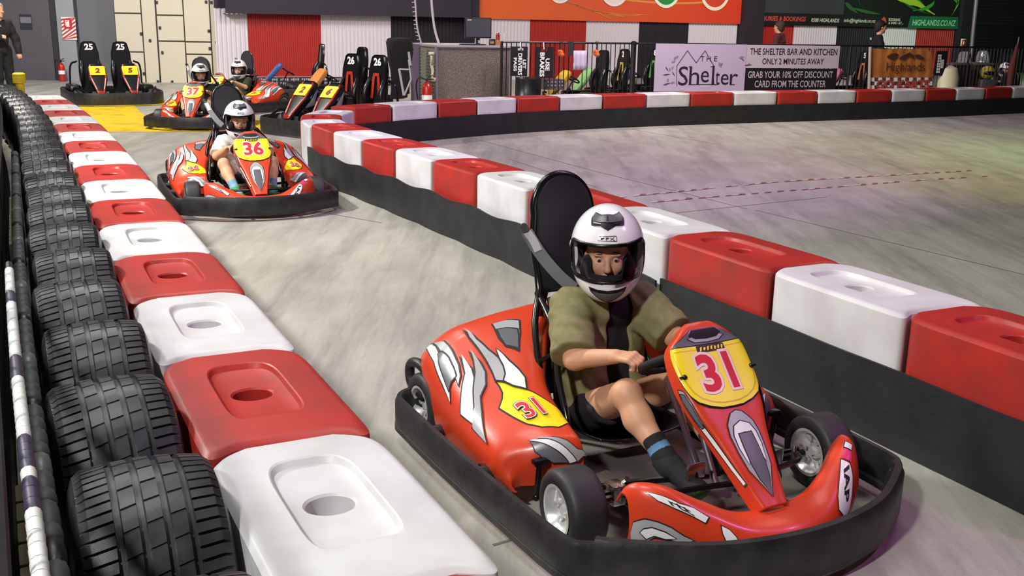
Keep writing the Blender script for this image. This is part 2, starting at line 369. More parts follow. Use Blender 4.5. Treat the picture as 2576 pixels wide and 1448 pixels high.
TL = ['frontmost big tyre at the bottom left, beside the white block', 'second tyre of the row, beside the nearest red block', 'third tyre of the row from the camera', 'fourth tyre of the row from the camera', 'fifth tyre of the row from the camera', 'sixth tyre of the row from the camera', 'seventh tyre of the row from the camera', 'eighth tyre of the row from the camera', 'ninth tyre of the row from the camera']
NT = 26
for k in range(NT):
    o = tm if k == 0 else tm.copy()
    if k: COL.objects.link(o)
    p, a = along(tc_, 1.63 + (k - 1) * .615); j = rnd.uniform(-.012, .012)
    o.location = (p[0] + j, p[1], .304); o.rotation_euler = (rnd.uniform(-.02, .02), rnd.uniform(0, 6), a + rnd.uniform(-.03, .03)); o.rotation_mode = 'XYZ'
    if k == 0: lab = 'tyre cut by the bottom left corner of the photo'
    elif k <= 9: lab = TL[k - 1]
    elif k == NT - 1: lab = 'last black tyre at the far end of the row, near the yellow post'
    else: lab = f'black car tyre standing far down the row, number {k} counting from the camera'
    tag(o, lab, 'tyre', 'tyres along the left barrier')
# ---------------------------------------------------------------- walls
WA, WB = Vector((-5.74, 26, 0)), Vector((16.3, 38.2, 0)); WD = (WB - WA).normalized()
FA, FB = Vector((-.06, 18.6, 0)), Vector((9.3, 21.7, 0)); FD = (FB - FA).normalized()
def onwall(px, py): return online(px, py, WA, WB)
def ws(px): return (Vector((*onwall(px, 60).xy, 0)) - WA).dot(WD)           # distance along the wall
def wpt(s, z=0, off=0): return WA + WD * s + Vector((WD.y, -WD.x, 0)) * off + Vector((0, 0, z))
MW = {'W': mat('sheet_white', '#d4ccd2', .45, bump=.03), 'R': mat('sheet_red', '#a92c26', .38), 'K': mat('sheet_black', '#1d1a22', .5), 'P': mat('wall_purple_black', '#2b2330', .7)}
SEG = [(540, 622, 'W'), (622, 807, 'R'), (807, 983, 'W'), (983, 1195, 'K'), (1195, 1333, 'W'), (1333, 1475, 'R'), (1475, 1608, 'W'), (1608, 1733, 'K'), (1733, 1855, 'W'), (1855, 1908, 'K'), (1908, 1998, 'R'), (1998, 2107, 'W'), (2107, 2220, 'K'), (2220, 2307, 'W'), (2307, 2403, 'R'), (2403, 2462, 'K')]
mb = MB(); prof = [(0, 0), (.30, 0), (.42, -.028), (.88, -.028)]
for a, b, c in SEG:
    s0, s1 = ws(a), ws(b); n = max(2, round((s1 - s0) / .105)); p = (s1 - s0) / n; mb.use(MW[c]); pts = [(s0 + (k + u) * p, o) for k in range(n) for u, o in prof] + [(s1, 0)]
    mb.loft([[wpt(s, 0, o) for s, o in pts], [wpt(s, 1.75, o) for s, o in pts]], False)
mb.use(MW['P'])
s0, s1 = ws(540), ws(2600); mb.loft([[wpt(s0, 1.75, .0), wpt(s1, 1.75, .0)], [wpt(s0, 4.5, .0), wpt(s1, 4.5, .0)]], False)
tag(mb.build('wall_back', ang=20, fix=False), kind='structure')
mb = MB(MW['P']); z = onwall(780, 37).z
for a, b, z0, z1, o in ((560, 1170, z, 4.5, .35), ): mb.loft([[wpt(ws(a), z0, 0), wpt(ws(a), z0, o), wpt(ws(a), z1, o)], [wpt(ws(b), z0, 0), wpt(ws(b), z0, o), wpt(ws(b), z1, o)]], False)
tag(mb.build('trim_2', fix=False), kind='structure')
mb = MB(mat('column_dark', '#26202a', .6))
for a, b in ((1163, 1195), (1857, 1908), (2405, 2432)):
    mb.loft([[wpt(ws(a), z, 0), wpt(ws(a), z, .25), wpt(ws(b), z, .25), wpt(ws(b), z, 0)] for z in (1.35 if a < 1200 else 0, 4.5)], False)
tag(mb.build('trim_3', fix=False), kind='structure')
# dark roller door at the far right
mb = MB(mat('roller_door', '#17151d', .5)); s0, s1 = ws(2455), ws(2720); pts = []
for k in range(46): pts += [(k * .1, 0), (k * .1 + .08, .02), (k * .1 + .09, -.01)]
mb.loft([[wpt(s0, z, o) for z, o in pts], [wpt(s1, z, o) for z, o in pts]], False); tag(mb.build('door_1', ang=20, fix=False), kind='structure')
# left end wall: grey lining, pilaster and cream cabinets
LA, LBW = deep(-160, 200, 25.0), deep(600, 200, 25.9); LA.z = LBW.z = 0; LD = (LBW - LA).normalized(); LN = Vector((LD.y, -LD.x, 0))
def lw(px, z=0, off=0):
    q = online(px, 120, LA, LBW); q = LA + LD * (Vector((q.x, q.y, 0)) - LA).dot(LD); return q + LN * off + Vector((0, 0, z))
mb = MB(mat('wall_grey', '#6d6c72', .6, var=.1, scale=2)); mb.loft([[lw(-160, z), lw(640, z)] for z in (0, 4.5)], False); tag(mb.build('wall_left', fix=False), kind='structure')
mb = MB(mat('door_slate', '#59565c', .55, var=.08, scale=3)); mb.loft([[lw(-160, z, .04), lw(134, z, .04), lw(134, z, 0)] for z in (0, 4.5)], False); tag(mb.build('door_2', fix=False), kind='structure')
mb = MB(mat('wall_pilaster', '#97989c', .6)); mb.loft([[lw(152, z, 0), lw(152, z, .10), lw(196, z, .10), lw(196, z, 0)] for z in (0, 4.5)], False)
mb.use(MAT_K := mat('trim_charcoal', '#2c2b30', .6)); mb.loft([[lw(136, z, 0), lw(136, z, .06), lw(152, z, .06), lw(152, z, 0)] for z in (0, 4.5)], False); mb.loft([[lw(197, z, 0), lw(197, z, .03), lw(202, z, .03), lw(202, z, 0)] for z in (0, 4.5)], False)
tag(mb.build('trim_4', fix=False), kind='structure')
# walls out of view close the hall
mb = MB(mat('wall_dark', '#2a2630', .8)); mb.loft([[(-30, -8, z), (-30, 26.2, z), (-13.2, 26.2, z)] for z in (0, 6.4)], False); mb.loft([[(*wpt(ws(2700)).xy, z), (40, 48, z), (40, -8, z), (-30, -8, z)] for z in (0, 6.4)], False); tag(mb.build('wall_right', fix=False), kind='structure')
mb = MB(mat('ceiling_dark', '#3a3840', .9)); mb.faces([(-30, -8, 6.4), (40, -8, 6.4), (40, 48, 6.4), (-30, 48, 6.4)], [(3, 2, 1, 0)]); tag(mb.build('ceiling', fix=False), kind='structure')
# ---------------------------------------------------------------- kart body surfaces
# >>SURF
class Surf:
    """smooth surface through a net of points (rows u, columns v)"""
    def __init__(s, net): s.P = np.array(net, float); s.nu, s.nv = s.P.shape[:2]
    @staticmethod
    def _w(t):
        t2, t3 = t * t, t * t * t
        return .5 * np.stack([-t + 2 * t2 - t3, 2 - 5 * t2 + 3 * t3, t + 4 * t2 - 3 * t3, -t2 + t3], -1)
    def __call__(s, u, v):
        u = np.clip(np.asarray(u, float), 0, 1) * (s.nu - 1); v = np.clip(np.asarray(v, float), 0, 1) * (s.nv - 1)
        i = np.minimum(u.astype(int), s.nu - 2); j = np.minimum(v.astype(int), s.nv - 2); wu, wv = s._w(u - i), s._w(v - j); out = 0
        for a in range(4):
            for b in range(4):
                out = out + wu[..., a, None] * wv[..., b, None] * s.P[np.clip(i + a - 1, 0, s.nu - 1), np.clip(j + b - 1, 0, s.nv - 1)]
        return out
    def normal(s, u, v, e=1e-3):
        n = np.cross(s(np.minimum(u + e, 1), v) - s(np.maximum(u - e, 0), v), s(u, np.minimum(v + e, 1)) - s(u, np.maximum(v - e, 0)))
        return n / (np.linalg.norm(n, axis=-1, keepdims=True) + 1e-12)
def _st(x, pts, b=0): return [(x - b * k, y, z) for (y, z), k in zip(pts, (0, 0, .08, .3, .65, 1, 1, .9))]
POD = Surf([
    _st(-.71, [(-.10, .34), (-.10, .43), (-.22, .438), (-.36, .43), (-.46, .405), (-.54, .345), (-.565, .30), (-.565, .27)]),
    _st(-.62, [(-.07, .40), (-.07, .50), (-.2, .498), (-.35, .475), (-.48, .44), (-.565, .365), (-.588, .31), (-.588, .275)]),
    _st(-.54, [(-.07, .40), (-.07, .51), (-.2, .508), (-.35, .48), (-.485, .438), (-.575, .355), (-.6, .28), (-.592, .225)]),
    _st(-.49, [(-.10, .40), (-.10, .505), (-.2, .505), (-.355, .474), (-.49, .425), (-.583, .34), (-.605, .235), (-.59, .11)]),
    _st(-.35, [(-.20, .36), (-.205, .455), (-.28, .462), (-.39, .432), (-.505, .38), (-.592, .30), (-.612, .20), (-.59, .10)]),
    _st(-.18, [(-.30, .28), (-.305, .355), (-.35, .368), (-.43, .35), (-.525, .31), (-.602, .25), (-.617, .17), (-.59, .09)]),
    _st(-.02, [(-.33, .22), (-.335, .295), (-.38, .312), (-.45, .305), (-.535, .268), (-.6, .215), (-.612, .15), (-.58, .085)]),
    _st(.08, [(-.34, .18), (-.345, .268), (-.385, .283), (-.45, .278), (-.53, .243), (-.59, .195), (-.6, .14), (-.57, .085)], .05),
    _st(.138, [(-.345, .16), (-.35, .25), (-.39, .262), (-.45, .255), (-.52, .222), (-.572, .175), (-.59, .13), (-.57, .085)], .085),
    _st(.157, [(-.35, .14), (-.352, .205), (-.39, .21), (-.45, .205), (-.512, .18), (-.552, .145), (-.575, .12), (-.56, .085)], .085),
    _st(.150, [(-.355, .11), (-.357, .12), (-.39, .118), (-.45, .112), (-.5, .105), (-.535, .097), (-.56, .092), (-.55, .085)], .085)])
def _panel():
    net = []
    for x, z, w in ((.262, .650, .050), (.275, .655, .058), (.30, .635, .098), (.325, .597, .14), (.395, .510, .152), (.465, .435, .138), (.53, .365, .108), (.60, .292, .085), (.655, .232, .066), (.70, .190, .052)):
        row = []
        for t, k in ((-1, -.055), (-.97, -.02), (-.86, -.003), (-.45, .0), (0, .002), (.45, 0), (.86, -.003), (.97, -.02), (1, -.055)):
            row.append((x + k * .72, t * w, z + k * .70))
        net.append(row)
    return Surf(net)
PANEL = _panel()
def _nose():
    half = [(-.452, (.47, .20), (.495, .236), (.53, .225), (.545, .15), (.53, .06)), (-.425, (.475, .22), (.515, .272), (.572, .258), (.60, .165), (.585, .06)),
            (-.36, (.515, .205), (.56, .272), (.625, .255), (.665, .16), (.645, .055)), (-.25, (.575, .155), (.615, .222), (.69, .20), (.73, .13), (.715, .05)),
            (-.14, (.60, .13), (.655, .178), (.74, .162), (.775, .112), (.76, .05)), (0, (.61, .125), (.672, .172), (.765, .158), (.80, .11), (.785, .05))]
    rows = half + [(-h[0], *h[1:]) for h in half[-2::-1]]
    return Surf([[(x, r[0] + .02, z) for x, z in r[1:]] for r in rows])
NOSE = _nose()
# <<SURF
def surf_mesh(mb, S, nu, nv, sg=1):
    U, V = np.meshgrid(np.linspace(0, 1, nu), np.linspace(0, 1, nv), indexing='ij'); P = S(U, V); P[..., 1] *= sg
    mb.faces(P.reshape(-1, 3), [(i * nv + j, i * nv + j + 1, (i + 1) * nv + j + 1, (i + 1) * nv + j) for i in range(nu - 1) for j in range(nv - 1)])
def out_sign(S, sg, ref):
    p = S(np.array(.5), np.array(.5)); n = S.normal(np.array(.5), np.array(.5)); return 1 if np.dot(n, np.array(ref)) > 0 else -1
def decal(mb, S, t, eps, sg, osn, n=50):
    """lay the flat bmesh t (coordinates are u, v) onto the surface"""
    for k in range(1, n):
        for ax in (0, 1):
            no = (1, 0, 0) if ax == 0 else (0, 1, 0); co = (k / n, 0, 0) if ax == 0 else (0, k / n, 0)
            bmesh.ops.bisect_plane(t, geom=t.verts[:] + t.edges[:] + t.faces[:], plane_co=co, plane_no=no)
    if not t.verts: t.free(); return
    uv = np.array([v.co[:2] for v in t.verts]); P = S(uv[:, 0], uv[:, 1]) + S.normal(uv[:, 0], uv[:, 1]) * eps * osn; P[:, 1] *= sg
    for v, p in zip(t.verts, P): v.co = p
    mb.merge(t)
def poly2(uv):
    t = bmesh.new(); f = t.faces.new([t.verts.new((a, b, 0)) for a, b in uv]); bmesh.ops.triangulate(t, faces=[f]); return t
def smooth_poly(P, k=3):
    P = np.array(P, float); n = len(P); out = []
    for i in range(n):
        a, b, c, d = P[i - 1], P[i], P[(i + 1) % n], P[(i + 2) % n]
        e1, e2 = b - a, c - b; e3 = d - c
        for t in np.linspace(0, 1, k, endpoint=False): out.append(.5 * (2 * b + (c - a) * t * .8 + (2 * (c - b) * 1.5 - (c - a) * 1.6 * .5 - (c - a) * .8 * .5 - (d - b) * .4 + 0 * a) * 0 * t) if False else b + (c - b) * t)
    return out
def inflate(P, d, asp=1.0):
    """grow a polygon outward by d (in u), with v stretched by asp"""
    Q = np.array(P, float); Q[:, 1] *= asp; n = len(Q); ar = sum(Q[i][0] * Q[(i + 1) % n][1] - Q[(i + 1) % n][0] * Q[i][1] for i in range(n)); sgn = 1 if ar > 0 else -1; out = []
    for i in range(n):
        a, b, c = Q[i - 1], Q[i], Q[(i + 1) % n]; e, f = (b - a) / (np.linalg.norm(b - a) + 1e-9), (c - b) / (np.linalg.norm(c - b) + 1e-9)
        m = np.array([e[1] + f[1], -e[0] - f[0]]) * sgn; l = np.linalg.norm(m); m = m / l if l > .3 else np.array([e[1], -e[0]]) * sgn
        out.append(b + m * d * min(1.6, 2 / max(l, .8)))
    out = np.array(out); out[:, 1] /= asp; return np.clip(out, .001, .999)
def text2(txt, M2, bold=.03, sx=.8, shear=0):
    c = bpy.data.curves.new('t', 'FONT'); c.body = txt; c.size = 1; c.align_x = 'CENTER'; c.align_y = 'CENTER'; c.offset = bold; c.shear = shear; c.resolution_u = 3
    o = bpy.data.objects.new('t', c); COL.objects.link(o); dg = bpy.context.evaluated_depsgraph_get(); me = bpy.data.meshes.new_from_object(o.evaluated_get(dg)); bpy.data.objects.remove(o)
    t = bmesh.new(); t.from_mesh(me); bpy.data.meshes.remove(me)
    (ox, oy), (rx, ry), (ux, uy) = M2
    for v in t.verts: x, y = v.co.x * sx, v.co.y; v.co = (ox + rx * x + ux * y, oy + ry * x + uy * y, 0)
    return t
M_KRED = mat('kart_red', '#d4401f', .36, coat=.15, bump=.03, bscale=60)
M_DW, M_DL, M_DG, M_DP = mat('decal_white', '#eeeeee', .3), mat('decal_light_grey', '#a9a9ac', .3), mat('decal_dark_grey', '#65666d', .3), mat('decal_pink', '#e0306c', .3)
M_BUMP = mat('bumper_black', '#1c1c1e', .45, hex2='#2c2c2d', scale=14, bump=.15, bscale=40)
M_TYK = mat('kart_tyre', '#2b2a2d', .55, bump=.08, bscale=90)
M_RIM = mat('alloy_rim', '#e2e2e0', .28, .55)
M_SEAT = mat('seat_black', '#131316', .28)
M_PAD = mat('backrest_vinyl', '#1d1d22', .55, bump=.1, bscale=200)
M_TUBE = mat('frame_black', '#0f0f11', .25, spec=.6)
M_BELT = mat('belt_webbing', '#5c5d60', .6, bump=.2, bscale=150)
M_PAN = mat('floor_pan', '#9a9492', .35, .7)
DM = {'yel': M_YEL, 'white': M_DW, 'lgrey': M_DL, 'lgrey2': M_DL, 'dgrey': M_DG, 'black': M_TXTK, 'pink': M_DP}
POD_D = [
    ('yel', [(0.463, 0.505), (0.492, 0.443), (0.522, 0.372), (0.552, 0.305), (0.585, 0.223), (0.610, 0.145), (0.665, 0.158), (0.695, 0.318), (0.672, 0.420), (0.625, 0.475), (0.573, 0.515), (0.530, 0.547), (0.515, 0.512), (0.500, 0.495), (0.480, 0.495)]),
    ('lgrey', [(0.268, 0.425), (0.283, 0.378), (0.318, 0.335), (0.375, 0.335), (0.422, 0.352), (0.395, 0.405), (0.360, 0.422)]),
    ('dgrey', [(0.323, 0.417), (0.333, 0.388), (0.357, 0.345), (0.383, 0.343), (0.417, 0.352), (0.393, 0.405), (0.357, 0.417)]),
    ('white', [(0.030, 0.698), (0.040, 0.672), (0.103, 0.662), (0.165, 0.670), (0.280, 0.690), (0.350, 0.710), (0.393, 0.725), (0.410, 0.755), (0.357, 0.735), (0.290, 0.720), (0.133, 0.713)]),
    ('lgrey', [(0.088, 0.657), (0.155, 0.623), (0.302, 0.618), (0.360, 0.625), (0.390, 0.642), (0.405, 0.667), (0.370, 0.655), (0.335, 0.645), (0.283, 0.647), (0.188, 0.657), (0.135, 0.655)]),
    ('dgrey', [(0.188, 0.677), (0.203, 0.660), (0.312, 0.645), (0.357, 0.650), (0.380, 0.657), (0.378, 0.688), (0.388, 0.723), (0.343, 0.705), (0.300, 0.693)]),
    ('white', [(0.340, 0.590), (0.400, 0.585), (0.425, 0.593), (0.450, 0.625), (0.478, 0.650), (0.525, 0.700), (0.465, 0.735), (0.443, 0.690), (0.415, 0.645), (0.398, 0.615)]),
    ('lgrey', [(0.345, 0.547), (0.400, 0.540), (0.432, 0.537), (0.458, 0.557), (0.473, 0.605), (0.510, 0.638), (0.578, 0.720), (0.520, 0.725), (0.527, 0.695), (0.485, 0.650), (0.448, 0.613), (0.417, 0.573), (0.385, 0.557)]),
    ('lgrey', [(0.168, 0.522), (0.325, 0.510), (0.383, 0.487), (0.417, 0.463), (0.443, 0.445), (0.463, 0.448), (0.475, 0.468), (0.463, 0.503), (0.445, 0.503), (0.413, 0.508), (0.362, 0.517), (0.300, 0.527)]),
    ('white', [(0.393, 0.453), (0.438, 0.417), (0.468, 0.378), (0.492, 0.355), (0.520, 0.372), (0.497, 0.432), (0.475, 0.468), (0.463, 0.448), (0.443, 0.445), (0.420, 0.453)]),
    ('dgrey', [(0.740, 0.525), (0.775, 0.490), (0.835, 0.425), (0.883, 0.365), (0.920, 0.312), (0.912, 0.432), (0.875, 0.495), (0.820, 0.527)]),
    ('white', [(0.723, 0.527), (0.758, 0.450), (0.818, 0.372), (0.875, 0.302), (0.917, 0.235), (0.922, 0.312), (0.883, 0.365), (0.835, 0.425), (0.772, 0.487)]),
    ('lgrey', [(0.733, 0.495), (0.772, 0.405), (0.810, 0.320), (0.865, 0.235), (0.880, 0.098), (0.920, 0.235), (0.875, 0.302), (0.818, 0.372), (0.765, 0.445)])]
POD_T = [(0.588, 0.40), (0.592, 0.325), (0.558, 0.41)]
PLATE_D = [(0.333, 0.158), (0.343, 0.5), (0.333, 0.842), (0.36, 0.855), (0.41, 0.83), (0.46, 0.80), (0.497, 0.775), (0.525, 0.735), (0.547, 0.665), (0.560, 0.58), (0.562, 0.5), (0.560, 0.42), (0.547, 0.335), (0.525, 0.265), (0.497, 0.225), (0.46, 0.20), (0.41, 0.17), (0.36, 0.145)]
PANEL_D = [
    ('dgrey', [(0.328, 0.17), (0.295, 0.27), (0.205, 0.34), (0.205, 0.66), (0.295, 0.73), (0.328, 0.83), (0.335, 0.5)]),
    ('black', [(0.263, 0.350), (0.212, 0.362), (0.212, 0.638), (0.263, 0.65), (0.295, 0.60), (0.305, 0.5), (0.295, 0.40)]),
    ('lgrey2', [(0.290, 0.345), (0.318, 0.40), (0.325, 0.5), (0.318, 0.6), (0.290, 0.655), (0.278, 0.63), (0.300, 0.59), (0.308, 0.5), (0.300, 0.41), (0.278, 0.37)]),
    ('lgrey', [(0.588, 0.455), (0.580, 0.5), (0.588, 0.545), (0.630, 0.615), (0.672, 0.645), (0.733, 0.655), (0.800, 0.65), (0.938, 0.5), (0.800, 0.35), (0.733, 0.345), (0.672, 0.355), (0.630, 0.385)]),
    ('white', [(0.638, 0.43), (0.623, 0.5), (0.638, 0.57), (0.672, 0.61), (0.718, 0.625), (0.78, 0.61), (0.755, 0.58), (0.672, 0.565), (0.665, 0.5), (0.672, 0.435), (0.755, 0.42), (0.78, 0.39), (0.718, 0.375), (0.672, 0.39)]),
    ('dgrey', [(0.670, 0.44), (0.670, 0.56), (0.720, 0.575), (0.78, 0.585), (0.845, 0.57), (0.930, 0.5), (0.845, 0.43), (0.78, 0.415), (0.720, 0.425)])]
for sgn in (0, 1):
    w_ = lambda P: [(a, 1 - b if sgn else b) for a, b in P]
    PANEL_D += [('lgrey', w_([(0.46, 0.10), (0.475, 0.16), (0.52, 0.185), (0.58, 0.16), (0.63, 0.15), (0.70, 0.165), (0.78, 0.19), (0.85, 0.22), (0.855, 0.16), (0.78, 0.12), (0.68, 0.09), (0.58, 0.085), (0.50, 0.08)])),
                ('white', w_([(0.60, 0.09), (0.60, 0.145), (0.64, 0.145), (0.70, 0.16), (0.78, 0.185), (0.845, 0.215), (0.85, 0.165), (0.78, 0.125), (0.68, 0.095)])),
                ('dgrey', w_([(0.475, 0.10), (0.485, 0.15), (0.53, 0.165), (0.58, 0.145), (0.61, 0.135), (0.61, 0.105), (0.58, 0.098), (0.51, 0.095)]))]
PANEL_T, PANEL_L = [(0.445, 0.5), (0.445, 0.72), (0.375, 0.5)], [(0.355, 0.5), (0.355, 0.57), (0.338, 0.5)]
NOSE_D = [
    ('white', [(0.115, 0.475), (0.173, 0.503), (0.215, 0.530), (0.250, 0.508), (0.280, 0.537), (0.268, 0.600), (0.242, 0.588), (0.200, 0.578), (0.150, 0.547)]),
    ('lgrey', [(0.02, 0.805), (0.035, 0.713), (0.090, 0.690), (0.138, 0.698), (0.180, 0.718), (0.212, 0.755), (0.235, 0.770), (0.215, 0.805), (0.177, 0.800), (0.128, 0.807), (0.075, 0.878), (0.037, 0.893)]),
    ('white', [(0.072, 0.792), (0.085, 0.765), (0.118, 0.745), (0.163, 0.760), (0.193, 0.785), (0.165, 0.802), (0.128, 0.795), (0.100, 0.828)]),
    ('white', [(0.307, 0.578), (0.325, 0.593), (0.338, 0.645), (0.345, 0.720), (0.330, 0.740), (0.310, 0.700), (0.305, 0.642)]),
    ('white', [(0.815, 0.362), (0.83, 0.45), (0.805, 0.465), (0.79, 0.375)]),
    ('pink', [(0.785, 0.380), (0.80, 0.475), (0.775, 0.52), (0.755, 0.40)]),
    ('white', [(0.750, 0.40), (0.765, 0.505), (0.755, 0.590), (0.730, 0.667), (0.695, 0.760), (0.665, 0.743), (0.645, 0.625), (0.665, 0.535), (0.705, 0.468)])]
NOSE_TR, NOSE_TL = [(0.21, 0.555), (0.245, 0.57), (0.196, 0.51)], [(0.718, 0.56), (0.69, 0.64), (0.745, 0.60)]
def graphics(mb, S, L, sg, osn, asp, line=.006):
    for k, (n, P) in enumerate(L):
        if n != 'pink': mb.use(M_TXTK); decal(mb, S, poly2(inflate(P, line, asp)), .0016 + .0006 * k, sg, osn)
        mb.use(DM[n]); decal(mb, S, poly2(P), .0020 + .0006 * k, sg, osn)
def wheel(root, p, w, steer=0, r=.132, rr=.078):
    M = Matrix.Translation(p) @ Matrix.Rotation(steer, 4, 'Z') @ Matrix.Rotation(R(90), 4, 'X')
    h = w / 2; mb = MB(M_TYK)
    mb.lathe([(rr, -h * .82), (rr + .012, -h * .95), (r * .80, -h), (r * .93, -h * .93), (r * .985, -h * .78), (r, -h * .5), (r, h * .5), (r * .985, h * .78), (r * .93, h * .93), (r * .80, h), (rr + .012, h * .95), (rr, h * .82)], 40, M, loop=True)
    t = mb.build('wheel', root)
    mb = MB(M_RIM)
    mb.lathe([(rr + .004, -h * .90), (rr + .008, -h * .97), (rr - .002, -h * .96), (rr - .010, -h * .80), (.056, -h * .20), (.040, -h * .10), (.030, -h * .12), (.028, -h * .45), (.016, -h * .48), (.014, -h * .66), (.0001, -h * .66)], 32, M, cap=False)
    mb.lathe([(rr + .004, h * .90), (rr + .008, h * .97), (rr - .002, h * .96), (rr - .010, h * .80), (.056, h * .20), (.040, h * .10), (.030, h * .12), (.028, h * .45), (.016, h * .48), (.014, h * .66), (.0001, h * .66)], 32, M, cap=False)
    for k in range(6):
        a = k * math.pi / 3
        for s in (-1, 1): mb.box((0, 0, 0), (.030, .012, .012), M @ Matrix.Translation((.052 * math.cos(a), .052 * math.sin(a), s * h * .50)) @ Matrix.Rotation(a, 4, 'Z'), bev=.003)
    mb.build('rim', t, 'polished alloy wheel rim')
def bumper_parts(root, hw=.665, xr=-.735, xf=.60, nose=.865, front_w=.60):
    for s in (-1, 1):
        P = [(xr + .02, s * (hw - .14), .125), (xr - .005, s * (hw - .07), .125), (xr + .05, s * (hw - .005), .125), (xr + .16, s * (hw + .005), .122), (xr + .55, s * (hw + .012), .118), (xr + .95, s * (hw + .008), .115), (xf - .06, s * (hw - .005), .112), (xf + .01, s * (hw - .05), .112), (xf + .05, s * (hw - .12), .112)]
        mb = MB(M_BUMP); mb.strip(P, .035, .125); mb.strip([(x, y - s * .006, z - .06) for x, y, z in P], .05, .03)
        for x in (xr + .22, xr + .62): mb.cyl((x + .08, s * (hw - .09), .12), (x + .08, s * (hw), .12), .026, seg=14)
        mb.build('side_bumper', root, ang=50)
    P = [(xf + .02, -front_w, .115), (xf + .075, -front_w + .055, .118), (nose - .075, -.36, .12), (nose - .02, -.19, .12), (nose, 0, .12), (nose - .02, .19, .12), (nose - .075, .36, .12), (xf + .075, front_w - .055, .118), (xf + .02, front_w, .115)]
    mb = MB(M_BUMP); mb.strip(P, .045, .15); mb.strip([(x - .01, y, z - .065) for x, y, z in P], .06, .03); mb.build('front_bumper', root, ang=50)
    mb = MB(M_BUMP); mb.strip([(xr + .02, -hw + .14, .15), (xr - .04, -.3, .17), (xr - .05, 0, .17), (xr - .04, .3, .17), (xr + .02, hw - .14, .15)], .03, .11)
    for s in (-1, 1):
        mb.tube([(xr + .05, s * (hw - .11), .16), (xr - .03, s * (hw - .09), .20), (xr - .04, s * (hw - .09), .27), (xr + .03, s * (hw - .09), .30), (xr + .10, s * (hw - .10), .285)], .02, 10, smooth=5)
    mb.build('rear_bumper', root, ang=50)
def seat_parts(root, y0=-.045, bh=.90):
    # moulded seat shell
    rows = []
    for x, z, w, d in ((.02, .155, .17, .02), (-.06, .12, .185, .05), (-.18, .095, .195, .08), (-.30, .11, .20, .11), (-.37, .18, .20, .12), (-.41, .30, .195, .13), (-.435, .44, .18, .12), (-.455, .55, .165, .09), (-.46, .585, .15, .05)):
        t = []
        up = 1 if x > -.35 else 0
        for v in np.linspace(-1, 1, 11):
            k = abs(v) ** 3
            t.append((x + (0 if up else k * d * .9), v * w * 1.0 + (math.copysign(k * .02, v)), z + (k * d if up else k * .0) + (k * d * .5 if not up and x > -.42 else 0)))
        rows.append(t)
    S = Surf(rows); mb = MB(M_SEAT); surf_mesh(mb, S, 40, 31); o = mb.build('seat', root); m = o.modifiers.new('thick', 'SOLIDIFY'); m.thickness = .008
    # tall rounded backrest pad in its hoop
    hw, zb, zt = .132, .60, bh; pts = [(-hw, zb), (-hw - .0, zt - .12), (-hw + .012, zt - .02)] + [(-(hw - .012) * math.cos(a), zt + .135 * math.sin(a)) for a in np.linspace(.1, math.pi - .1, 14)] + [(hw - .012, zt - .02), (hw, zt - .12), (hw, zb)]
    lean = lambda y, z: (-.462 - (z - .6) * .12, y + y0 - (z - .6) * .05, z)
    mb = MB(M_PAD); mb.loft([[(lean(y * .97, z)[0] + .02, lean(y * .97, z)[1], z) for y, z in pts], [(lean(y, z)[0] + .012, lean(y, z)[1], z) for y, z in pts], [(lean(y, z)[0] - .012, lean(y, z)[1], z) for y, z in pts]], True, True, True); mb.build('backrest', root, ang=35)
    mb = MB(M_TUBE); hoop = [(-.16, -.305, .30), (-.25, -.295, .40), (-.36, -.25, .52), (-.44, -.19, .62)] + [lean(y * 1.06, z * 1.004) for y, z in pts[1:-1]] + [(-.44, .16, .62), (-.36, .25, .52), (-.25, .295, .40), (-.16, .305, .30)]
    mb.tube(hoop, .0135, 10, smooth=3)
    for s in (-1, 1):
        mb.tube([(-.45, s * .19, .60), (-.33, s * .215, .555), (-.24, s * .235, .50), (-.12, s * .285, .37), (-.01, s * .31, .25), (.02, s * .31, .10)], .0125, 10, smooth=5)
        mb.tube([(-.44, s * .16, .62), (-.5, s * .17, .40), (-.54, s * .18, .12)], .0135, 10)
        mb.tube([(-.25, s * .295, .40), (-.19, s * .262, .45)], .009, 8)
    mb.build('roll_hoop', root)
    # lap and shoulder belt
    mb = MB(M_BELT); A = Vector((-.44, -.235 + y0 * .3, .845)); B = Vector((-.27, -.14, .655))
    def web(P, w=.045):
        c = catmull([tuple(p) for p in P], 6); rings = []
        for i in range(len(c)):
            d = Vector(c[min(i + 1, len(c) - 1)] - c[max(i - 1, 0)]).normalized(); s_ = d.cross(Vector((.85, -.35, .4))).normalized(); n = s_.cross(d)
            rings.append([Vector(c[i]) + s_ * w / 2 * a + n * .0015 * b for a, b in ((-1, -1), (1, -1), (1, 1), (-1, 1))])
        mb.loft(rings, True, True, True)
    web([A, A.lerp(B, .35) + Vector((.004, -.01, -.012)), A.lerp(B, .7) + Vector((.01, -.008, -.014)), B])
    mb.use(M_DL); web([A.lerp(B, .02) + Vector((.004, -.004, .003)), A.lerp(B, .16) + Vector((.004, -.006, 0)), A.lerp(B, .3) + Vector((.004, -.012, -.008))], .03)
    mb.use(M_STEEL); mb.cyl(A + Vector((-.02, -.0, .015)), A + Vector((.015, -.02, .02)), .014); mb.build('seat_belt', root)
